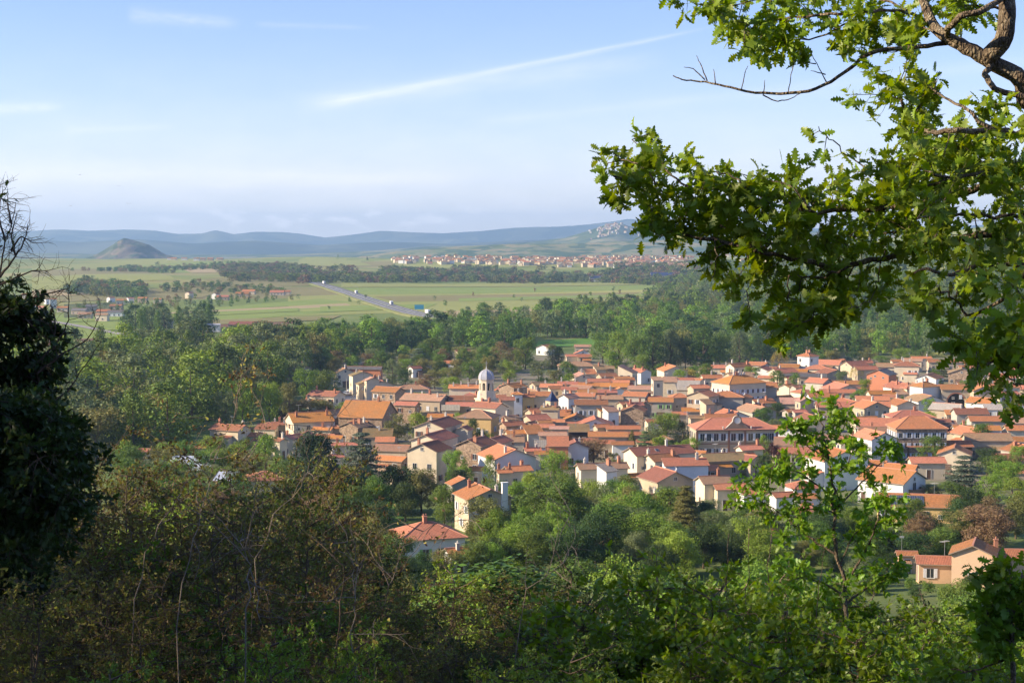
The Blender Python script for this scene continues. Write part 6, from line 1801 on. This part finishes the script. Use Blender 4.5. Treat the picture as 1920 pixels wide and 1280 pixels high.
def bottom_rows():
    rg=random.Random(9)
    def sky(px): return float(skyline(px))
    # nearest row at the lower edge, then rows behind
    for d,n,lo,hi in ((8.5,9,150,220),(11,11,90,190),(14.5,12,50,150),(19,13,25,110),(25,14,5,80),(33,15,0,60)):
        for i in range(n):
            px=-120+2200*(i+rg.uniform(.15,.85))/n; top=sky(px)+rg.uniform(lo,hi)+(28*math.sin(px/47.)+18*math.sin(px/19.+d))
            if 800<px<1480 and d>13: top+=70
            if px>1640: top+=25+(60 if d<12 else 0)+(70 if px>1780 and d<16 else 0)
            if px<700: pr=rg.choice(THP) if rg.random()<.88 else rg.choice(GRP)
            elif px<1150: pr=rg.choice(THP if rg.random()<.45 else GRP)
            else: pr=rg.choice(OKP if (d<24 or rg.random()<.3) else GRP)
            if d<12 and 640<px<1150 : top+=60
            if px>1100 and d>26 and pr in OKP: pr=rg.choice(GRP)
            shrub(pr,px,d*rg.uniform(.93,1.07),min(top,1225),1.05)
bottom_rows()
for q_ in ((520,7.2,1135),(165,6.8,1200),(590,8.2,1160),(1010,7.5,1190)): shrub(GRP[0],q_[0],q_[1],q_[2],.8)
# ---- the oak sapling that stands up before the village, with its own drawn limbs
def sapling():
    D=14; p=Plant(77); A=lambda x,y,dz=0: at(x,y,D+dz); b=A(1600,1330); g=zf(b[0],b[1])
    t=p.limb([np.array([b[0],b[1],g-.2]),A(1592,1200),A(1585,1100),A(1568,1030),A(1562,950),A(1558,880),A(1545,820),A(1535,770)],.024,.005,8,5)
    p.dress(t,.7,.20,.7,4,t0=.5,r=.004)
    for pts,r,dz in (([(1585,1095),(1612,1050),(1635,1010),(1648,960),(1655,925)],.014,-.3),([(1570,1040),(1520,1010),(1480,975),(1440,945),(1400,930)],.012,.2),([(1560,960),(1600,920),(1630,890),(1660,860),(1650,830)],.009,.1),
      ([(1560,930),(1520,900),(1490,880),(1440,880),(1420,900)],.008,-.2),([(1552,860),(1520,840),(1490,820),(1478,795)],.006,0),([(1548,840),(1580,810),(1590,780),(1575,755)],.005,.2),([(1590,1120),(1540,1090),(1500,1080),(1460,1100)],.012,-.4),
      ([(1590,1130),(1630,1095),(1660,1085),(1685,1060)],.012,.3),([(1575,1060),(1600,1000),(1640,980),(1660,940)],.008,.3),([(1562,960),(1530,950),(1500,960),(1470,1000)],.007,-.3),([(1556,900),(1590,870),(1600,840)],.005,-.2)):
        q=p.limb([A(x,y,dz*(i/3)) for i,(x,y) in enumerate(pts)],r,.0025,6); p.dress(q,.8,.17,.7,5,t0=.28,r=.0030)
    for pts in ([(1500,1260),(1525,1180),(1530,1110),(1545,1060),(1552,1025)],[(1440,1000),(1432,1080),(1450,1170),(1460,1240)],[(1360,1000),(1352,1100),(1360,1250)],[(1395,990),(1398,1080),(1380,1200)]):
        p.limb([A(x+9*math.sin(y/17.),y,-.6) for x,y in pts],.0045,.0022,5)
    o=empty('oak_tree'); p.build(o,M_OAKBARK,LEAF['oak'],OT,.066,.5); tag(o,'slender young oak standing up in front of the village roofs with open sunlit leaf clusters','oak sapling')
sapling()
def right_sprig():
    D=6.5; p=Plant(91); A=lambda x,y,dz=0: at(x,y,D+dz)
    b=A(1915,1420); g=zf(b[0],b[1])
    q=p.limb([np.array([b[0],b[1],g-.2]),A(1900,1280),A(1895,1200),A(1900,1140),A(1898,1090),A(1890,1060)],.014,.003,6,5); p.dress(q,.5,.10,.7,4,t0=.3,r=.003)
    for pts in ([(1893,1200),(1865,1190),(1840,1200)],[(1900,1150),(1925,1110),(1940,1080)],[(1898,1150),(1870,1130),(1850,1135)],[(1895,1230),(1850,1250),(1800,1262)]):
        q=p.limb([A(x,y) for x,y in pts],.006,.002,5); p.dress(q,.4,.09,.7,4,r=.003)
    o=empty('oak_tree'); p.build(o,M_OAKBARK,LEAF['oak'],OT,.058,.6); tag(o,'leafy oak shoot nearest at the lower right corner of the photo','oak sapling')
right_sprig()
# ---- dark oak on the left with bare twigs on its crown
def left_oak():
    D=10.5; p=Plant(101); A=lambda x,y,dz=0: at(x,y,D+dz); b=A(-160,1150); g=zf(b[0],b[1])
    t=p.limb([np.array([b[0],b[1],g-.3]),A(-150,1000),A(-120,850),A(-80,700),A(-40,600),A(-10,520)],.11,.02,9,5)
    for pts,r,dz in (([(-120,850),(-40,800),(21,790),(64,800),(100,820)],.03,-.2),([(-80,700),(0,680),(43,690),(72,720)],.02,.2),([(-60,660),(-10,600),(21,590),(50,600)],.015,0),([(-100,780),(-20,740),(43,740),(79,770)],.02,.5),
      ([(-130,900),(-40,880),(43,870),(86,860),(122,855),(147,865)],.03,.4),([(-140,950),(-40,950),(43,940),(86,930),(129,930)],.03,-.4),([(-140,1000),(-40,1010),(43,1010),(100,1000)],.03,.6),([(-150,1050),(-60,1080),(28,1090),(86,1080)],.03,-.6),([(-90,740),(0,770),(50,820),(72,860)],.02,-.8),([(-60,820),(14,840),(64,900),(93,960)],.02,-.5),([(-40,900),(28,930),(43,1000)],.02,0)):
        q=p.limb([A(x,y,dz+.3*math.sin(i)) for i,(x,y) in enumerate(pts)],r,.004,6); p.dress(q,4,.26,.9,5,t0=.1,r=.005,depth=1)
    bare=[[(-20,560),(0,510),(10,450),(22,420),(30,380)],[(0,520),(30,480),(48,450),(52,420)],[(10,450),(-5,400),(5,360)],[(-10,540),(30,520),(70,505),(88,508)],[(20,470),(40,440),(60,455)],[(60,690),(110,640),(130,600),(128,550)],[(70,700),(120,660),(165,640),(188,590)],[(100,655),(105,600),(95,570)],[(0,600),(50,560),(110,545),(130,540)],
      [(60,780),(120,740),(150,700),(190,640)],[(22,420),(15,390),(14,365)],[(30,480),(20,440),(32,400)],[(-20,430),(0,390),(-5,350)]]
    for s in bare:
        q=p.limb([A(x,y,.1) for x,y in s],.008,.0022,5)
        p.dress(q,.85,.20,.0,0,r=.0025,depth=1)
    for c in ((5,365),(8,450),(60,580)): 
        for _ in range(9): p.lp.append(A(*c)+p.rg.normal(0,.03,3)); p.ld.append(p.rg.normal(0,1,3))
    o=empty('oak_tree'); p.build(o,M_BARK,leafmat('leaf_oak_shaded',(0.045,0.085,0.018),.35,.03,.6,.45,.4),OT,.054,.55); tag(o,'dark shaded oak on the left edge with bare twigs sticking out above it','oak tree')  # darker oak leaf colour: the tree's shade is put into it
left_oak()
# ---- oaks just outside the left edge: they cast the long evening shade over the lower left
def shade_oaks():
    for x,y,h,w in ((-13,13,9,9),(-11,3,9,9),(-26,38,10,12),(-30,18,11,12),(-20,8,11,10),(-10,-6,10,10),(-19,-2,10,11),(-45,75,12,14)):
        cm,tm=get_tree('round','near',0,'dark'); z=zf(x,y); o=empty('oak_tree',(x,y,z),x,(w/.8,w/.8,h)); link('crown',cm,o); link('trunk',tm,o)
        tag(o,'tall dark oak growing beyond the left edge of the view','oak tree','oaks outside the view')
shade_oaks()
# ---- thin thorn stems with sparse golden leaves
def wisps():
    for i,(pts,D,lf,lab) in enumerate((
      ([(470,1100),(500,1000),(560,900),(610,820),(625,770)],9.5,.0,'pale leafless forked stem rising before the red roofs of the near village'),
      ([(240,1150),(290,1000),(340,920),(390,860),(430,800),(450,740)],9,.35,'thin arching thorn stem with golden leaf tufts'),
      ([(330,1120),(370,980),(400,900),(460,860),(500,800)],8.5,.5,'thorn stem with rusty leaf sprays before the metal roofed workshop'),
      ([(700,1180),(730,1080),(800,990),(860,975)],9,.12,'curved bare bramble arch below the nearest villa'),
      ([(460,1150),(465,1080),(470,1040),(440,1000)],6.5,.0,'pale forked dead stem low among the brown thorns'),
      ([(660,1200),(668,1120),(662,1060),(650,1000)],8,.15,'straight dry stalk with a few russet leaves'),
      ([(960,1110),(1065,1060),(1075,980),(1070,960)],10,.0,'thin bare stick standing before the green slope'))):
        p=Plant(200+i); b=at(pts[0][0],pts[0][1]+150,D); g=zf(b[0],b[1]); P=[np.array([b[0],b[1],min(g-.2,at(*pts[0],D)[2]-.3)])]+[at(x,y,D+.1*k) for k,(x,y) in enumerate(pts)]
        q=p.limb(P,.0040,.0014,5); n=len(q)
        for k in range(int(n*.35),n):
            if p.rg.random()<.7: p.twig(q[k],p.rg.normal(0,1,3)+np.array([0,0,.6]),p.rg.uniform(.12,.42),.0028,lf,7,1,0,.4)
        o=empty('bramble'); p.build(o,M_BARKL,LEAF['rust'],ST,.030,.5,rust=(LEAF['yellow'],.3)); tag(o,lab,'bramble')
wisps()
# ---- grass and bramble leaves at the very bottom
def grass():
    rg=np.random.default_rng(4); n=9000; y=rg.uniform(2.5,16,n)**1.0; x=rg.uniform(-.42,.42,n)*y*1.1; z=zfun(x,y); h=rg.uniform(.15,.5,n); a=rg.uniform(0,6.28,n); w=.006
    dx=np.cos(a)*w;dy=np.sin(a)*w; lx=rg.normal(0,.14,n);ly=rg.normal(0,.14,n)
    V=np.stack([np.stack([x-dx,y-dy,z],-1),np.stack([x+dx,y+dy,z],-1),np.stack([x+dx*.7+lx*.5,y+dy*.7+ly*.5,z+h*.65],-1),np.stack([x+lx*1.3,y+ly*1.3,z+h],-1)],1).reshape(-1,3)
    tag(link('grass',npmesh('grass',V,np.arange(4*n).reshape(-1,4),[LEAF['mid']])),'long wild grass and herbs on the slope at the viewer\'s feet','grass',kind='stuff')
grass()
# ================================================================== LABELS
ORD=['','second ','third ','fourth ','fifth ','sixth ','seventh ','eighth ','ninth ','tenth ','eleventh ','twelfth ','thirteenth ','fourteenth ','fifteenth ','sixteenth ','seventeenth ','eighteenth ','nineteenth ','twentieth ']
def direction(dx,dy): return ('right of' if dx>0 else 'left of') if abs(dx)>abs(dy)*1.3 else ('in front of' if dy>0 else 'behind')
LMS=[h for h in HOUSES if h.get('lm')]
used=set()
def rank_label(px,py,me,pool,desc,noun,lms,maxr=19):
    """describe by the nearest landmark, direction and rank among pool members that lie the same way from it"""
    best=None
    for L in sorted(lms,key=lambda L:(L['px']-px)**2+((L['py']-py)*1.6)**2)[:7]:
        if L.get('o') is me: continue
        dx,dy=px-L['px'],(py-L['py'])*1.6; dr=direction(dx,dy); r=dx*dx+dy*dy
        k=sum(1 for q in pool if q['o'] is not me and q['o'] is not L.get('o') and direction(q['px']-L['px'],(q['py']-L['py'])*1.6)==dr and (q['px']-L['px'])**2+((q['py']-L['py'])*1.6)**2<r)
        n_=len((desc+' x '+noun+' '+dr+' the '+L['lm']).split())
        if n_<=16 and k<=maxr and (best is None or k<best[0]): best=(k,L,dr)
    if best is None: k,L,dr=maxr,lms[0],'beyond'
    else: k,L,dr=best
    o_=ORD[k] if k else 'first '
    s=f"{desc}, {o_}{noun+' ' if noun else ''}{dr} the {L['lm']}"
    if len(s.split())>16: s=s.replace(' building ',' ')
    return s
def fin(s):
    w=s.split()
    base=s; i=0
    while s.lower() in used:
        i+=1; s=base+[' again',' nearby',' beside'][i%3]
    used.add(s.lower()); return s
for h in HOUSES:
    if h['label']: h['o']['label']=fin(h['label']); continue
    if h.get('lm') and not h['label']:
        h['o']['label']=fin(f"{h['lm']} with {RN[h['rc']]} roof and {WN[h['wc']]} walls"); continue
    desc=f"{WN[h['wc']]} house with {RN[h['rc']]} roof" if h['wc']!='k' else f"open shed with {RN[h['rc']]} roof"
    h['o']['label']=fin(rank_label(h['px'],h['py'],h['o'],HOUSES,desc,'building',LMS))
FL=[dict(px=218,py=594,lm='white shed on the plain'),dict(px=470,py=620,lm='long dark red warehouse'),dict(px=240,py=455,lm='rocky butte'),dict(px=786,py=586,lm='blue road sign'),dict(px=1245,py=524,lm='dark solar shed'),dict(px=467,py=552,lm='red roofed farm on the plain'),dict(px=735,py=490,lm="far town's left end"),dict(px=1000,py=490,lm="far town's middle"),dict(px=1250,py=490,lm="far town's right end"),dict(px=88,py=568,lm='hamlet chapel'),dict(px=330,py=612,lm='white works')]
for f in FAR:
    d=f"{WN[f['wc']]} building with {RN[f['rc']]} roof"
    f['o']['label']=fin(rank_label(f['px'],f['py'],f['o'],FAR,d,'building',FL)); f['o']['category']='house' if f['o'].name.startswith('house') else 'warehouse'
TL=LMS+FL+[dict(px=1808,py=880,lm='big blue cedar'),dict(px=1456,py=770,lm='dense dark round tree'),dict(px=1560,py=1100,lm='slender oak sapling'),dict(px=300,py=1150,lm='brown thorns'),dict(px=1000,py=1150,lm='green slope'),dict(px=90,py=800,lm='dark left oak'),
 dict(px=200,py=720,lm="river wood's left end"),dict(px=300,py=760,lm="river wood's hollow"),dict(px=400,py=660,lm="river wood's back edge"),dict(px=620,py=640,lm='gap in the river belt'),dict(px=1085,py=640,lm='bright green meadow'),dict(px=1650,py=560,lm='forested hill'),dict(px=680,py=935,lm='sloping lawn'),dict(px=1300,py=1150,lm='sunlit oak scrub')]
for t in TREES:
    if 'o' not in t: continue
    t['o']['category']='tree' if t['kind']!='bush' else 'bush'
grp={'village':'trees of the village','river wood':'trees of the river wood','river belt':'trees of the riverside belt','slope':'trees on the slope below the viewer','hill forest':'trees of the hill forest'}
ts=[t for t in TREES if 'o' in t]
for t in ts:
    pool=[q for q in ts if q['kind']==t['kind'] and q['tint']==t['tint']]
    t['o']['group']=grp.get(t['zone'],'trees of the plain')
    t['o']['label']=fin(rank_label(t['px'],t['py'],t['o'],pool,f"{TN[t['tint']]} {SN[t['kind']]}",'',TL))
FD={'young_oak':'leafy young oak','thorn_shrub':'tangled brownish thorn shrub','broadleaf_shrub':'dense leafy green shrub'}
for f in FG:
    pool=[q for q in FG if q['nm']==f['nm']]
    f['o']['group']={'young_oak':'young oaks on the slope','thorn_shrub':'thorn shrubs on the slope','broadleaf_shrub':'green shrubs on the slope'}[f['nm']]
    row='nearest' if f['d']<10 else 'near' if f['d']<16 else 'middle' if f['d']<23 else 'far'
    same=sorted([q for q in pool if ('nearest' if q['d']<10 else 'near' if q['d']<16 else 'middle' if q['d']<23 else 'far')==row],key=lambda q:q['px'])
    k=[q['o'] for q in same].index(f['o'])
    n=len(same); s=(f"{ORD[k] or 'first '}from the left" if k<=n//2 else f"{ORD[n-1-k] or 'first '}from the right")
    f['o']['label']=fin(f"{FD[f['nm']]}, {s} in the {row} row of such shrubs")
# ================================================================== SKY, SUN, HAZE, CAMERA
AZ=R(-99.0)      # sun's azimuth from +Y, clockwise positive: far to the left, slightly beyond the viewer's plane
EL=R(25.0)
sd=Vector((math.sin(AZ)*math.cos(EL),math.cos(AZ)*math.cos(EL),math.sin(EL)))
sun=bpy.data.lights.new('sun','SUN'); sun.energy=5.0; sun.angle=R(.53); sun.color=(1.0,.85,.63)
so=bpy.data.objects.new('sun',sun); COL.objects.link(so); so.rotation_euler=sd.to_track_quat('Z','Y').to_euler()
w=bpy.data.worlds.new('World'); scene.world=w; w.use_nodes=True; nt=w.node_tree; nt.nodes.clear()
def N(ty,**k):
    x=nt.nodes.new(ty)
    for a,b in k.items(): setattr(x,a,b)
    return x
def LK(a,b): nt.links.new(a,b)
def MA(op,a,b=None,clamp=False):
    x=N('ShaderNodeMath',operation=op); x.use_clamp=clamp
    for i,v in enumerate((a,b)):
        if v is None: continue
        if isinstance(v,(int,float)): x.inputs[i].default_value=v
        else: LK(v,x.inputs[i])
    return x.outputs[0]
out=N('ShaderNodeOutputWorld'); bg=N('ShaderNodeBackground'); LK(bg.outputs[0],out.inputs[0])
sk=N('ShaderNodeTexSky',sky_type='NISHITA'); sk.sun_disc=False; sk.sun_elevation=EL; sk.sun_rotation=AZ; sk.air_density=1.0; sk.dust_density=0.25; sk.ozone_density=3.0; sk.altitude=450
bg.inputs['Strength'].default_value=0.098
tc=N('ShaderNodeTexCoord'); D=tc.outputs['Generated']; sp=N('ShaderNodeSeparateXYZ'); LK(D,sp.inputs[0])
az=MA('ARCTAN2',sp.outputs[0],sp.outputs[1]); el=MA('ARCSINE',sp.outputs[2])
def gauss(v,c,wd): 
    q=MA('DIVIDE',MA('SUBTRACT',v,c),wd); return MA('POWER',2.718,MA('MULTIPLY',MA('MULTIPLY',q,q),-1.0))
def deg(px,py):
    r=ray(px,py); return math.atan2(r[0],r[1]),math.asin(r[2]/math.sqrt(sum(c*c for c in r)))
def streak(p0,p1,w0,w1,st,noise_s,seed):
    (a0,e0),(a1,e1)=deg(*p0),deg(*p1); L=math.hypot(a1-a0,e1-e0); ux,uy=(a1-a0)/L,(e1-e0)/L
    da=MA('SUBTRACT',az,a0); de=MA('SUBTRACT',el,e0)
    s=MA('DIVIDE',MA('ADD',MA('MULTIPLY',da,ux),MA('MULTIPLY',de,uy)),L); t=MA('SUBTRACT',MA('MULTIPLY',de,ux),MA('MULTIPLY',da,uy))
    wd=MA('ADD',w0*math.pi/180,MA('MULTIPLY',s,(w1-w0)*math.pi/180)); wd=MA('MAXIMUM',wd,0.0005)
    cb=N('ShaderNodeCombineXYZ'); LK(MA('MULTIPLY',s,6.0),cb.inputs[0]); LK(MA('DIVIDE',t,MA('MULTIPLY',wd,1.0)),cb.inputs[1]); cb.inputs[2].default_value=seed
    nz=N('ShaderNodeTexNoise'); nz.inputs['Scale'].default_value=noise_s; nz.inputs['Detail'].default_value=5; LK(cb.outputs[0],nz.inputs['Vector'])
    g=gauss(MA('DIVIDE',t,wd),0.0,1.0)
    m=MA('MULTIPLY',MA('MULTIPLY',MA('SUBTRACT',s,-0.02),12,True),MA('MULTIPLY',MA('SUBTRACT',1.02,s),5,True)); m=MA('MINIMUM',m,1.0); m=MA('MAXIMUM',m,0.0)
    return MA('MULTIPLY',MA('MULTIPLY',g,m),MA('MULTIPLY',MA('ADD',nz.outputs['Fac'],.1),st))
cl=[streak((600,196),(1330,52),.16,.06,.30,1.2,1),streak((560,196),(1250,110),.34,.42,.20,1.5,2),streak((240,28),(450,44),.25,.16,.20,1.6,3),streak((-60,206),(120,200),.22,.12,.28,1.6,4),streak((-200,325),(900,335),.55,.30,.30,1.1,5),
    streak((900,230),(2100,90),.16,.3,.10,1.4,6),streak((-300,390),(1900,395),.55,.5,.20,.8,7),streak((480,46),(700,52),.10,.08,.10,1.4,8),streak((120,245),(330,238),.14,.1,.12,1.4,9)]
tot=cl[0]
for c in cl[1:]: tot=MA('ADD',tot,c)
# small cumulus low over the hills
mp=N('ShaderNodeCombineXYZ'); LK(MA('MULTIPLY',az,30),mp.inputs[0]); LK(MA('MULTIPLY',el,75),mp.inputs[1])
nz=N('ShaderNodeTexNoise'); nz.inputs['Scale'].default_value=1.6; nz.inputs['Detail'].default_value=5; nz.inputs['Roughness'].default_value=.55; LK(mp.outputs[0],nz.inputs['Vector'])
puff=MA('MULTIPLY',MA('MULTIPLY',MA('SUBTRACT',nz.outputs['Fac'],.52,True),8.0,True),gauss(el,deg(700,410)[1],.0065)); 
band=MA('MULTIPLY',gauss(az,deg(620,410)[0],.10),.75); puff=MA('MULTIPLY',puff,band)
tot=MA('ADD',tot,puff)
# large soft veil
nz2=N('ShaderNodeTexNoise'); nz2.inputs['Scale'].default_value=.8; nz2.inputs['Detail'].default_value=3; LK(mp.outputs[0],nz2.inputs['Vector'])
hz=MA('MULTIPLY',gauss(el,0.0,.075),.42); tot=MA('ADD',tot,MA('MULTIPLY',hz,MA('ADD',nz2.outputs['Fac'],.5))); tot=MA('MINIMUM',tot,.92)
mx=N('ShaderNodeMix',data_type='RGBA'); LK(tot,mx.inputs[0]); tn=N('ShaderNodeMix',data_type='RGBA',blend_type='MULTIPLY'); tn.inputs[0].default_value=1.0; LK(sk.outputs[0],tn.inputs[6]); tn.inputs[7].default_value=(1.0,.94,1.16,1); LK(tn.outputs[2],mx.inputs[6]); mx.inputs[7].default_value=(9.2,8.5,8.2,1); LK(mx.outputs[2],bg.inputs[0])
# haze: one closed box of even thin air round everything
HX=(-9800,9800); HY=(-75,19800); HZ_=(-330,360)
m=bpy.data.materials.new('haze_air'); m.use_nodes=True; n=m.node_tree; n.nodes.clear(); o_=n.nodes.new('ShaderNodeOutputMaterial'); pv=n.nodes.new('ShaderNodeVolumePrincipled'); pv.inputs['Color'].default_value=(.46,.70,1.0,1); pv.inputs['Density'].default_value=HAZE; pv.inputs['Anisotropy'].default_value=0.2
n.links.new(pv.outputs[0],o_.inputs['Volume'])
b=MB(); b.box(*HX,*HY,*HZ_); tag(link('haze',b.mesh('haze',[m])),'thin blue evening haze filling the whole valley','haze',kind='stuff')
cam=bpy.data.cameras.new('camera'); co=bpy.data.objects.new('camera',cam); COL.objects.link(co); cam.sensor_width=36; cam.lens=FPX/1920*36; cam.clip_start=.1; cam.clip_end=60000
co.rotation_euler=(PI/2-PITCH,0,0); scene.camera=co
scene.view_settings.view_transform='Standard'; scene.view_settings.look='None'; scene.view_settings.exposure=EXPO; scene.view_settings.gamma=1
scene.render.engine='CYCLES'; cy=scene.cycles
cy.use_denoising=True; cy.denoiser='OPENIMAGEDENOISE'; cy.max_bounces=5; cy.diffuse_bounces=2; cy.glossy_bounces=2; cy.transmission_bounces=2; cy.volume_bounces=0; cy.transparent_max_bounces=4
cy.use_adaptive_sampling=True; cy.adaptive_threshold=.02; cy.sample_clamp_indirect=4
cy.caustics_reflective=False; cy.caustics_refractive=False
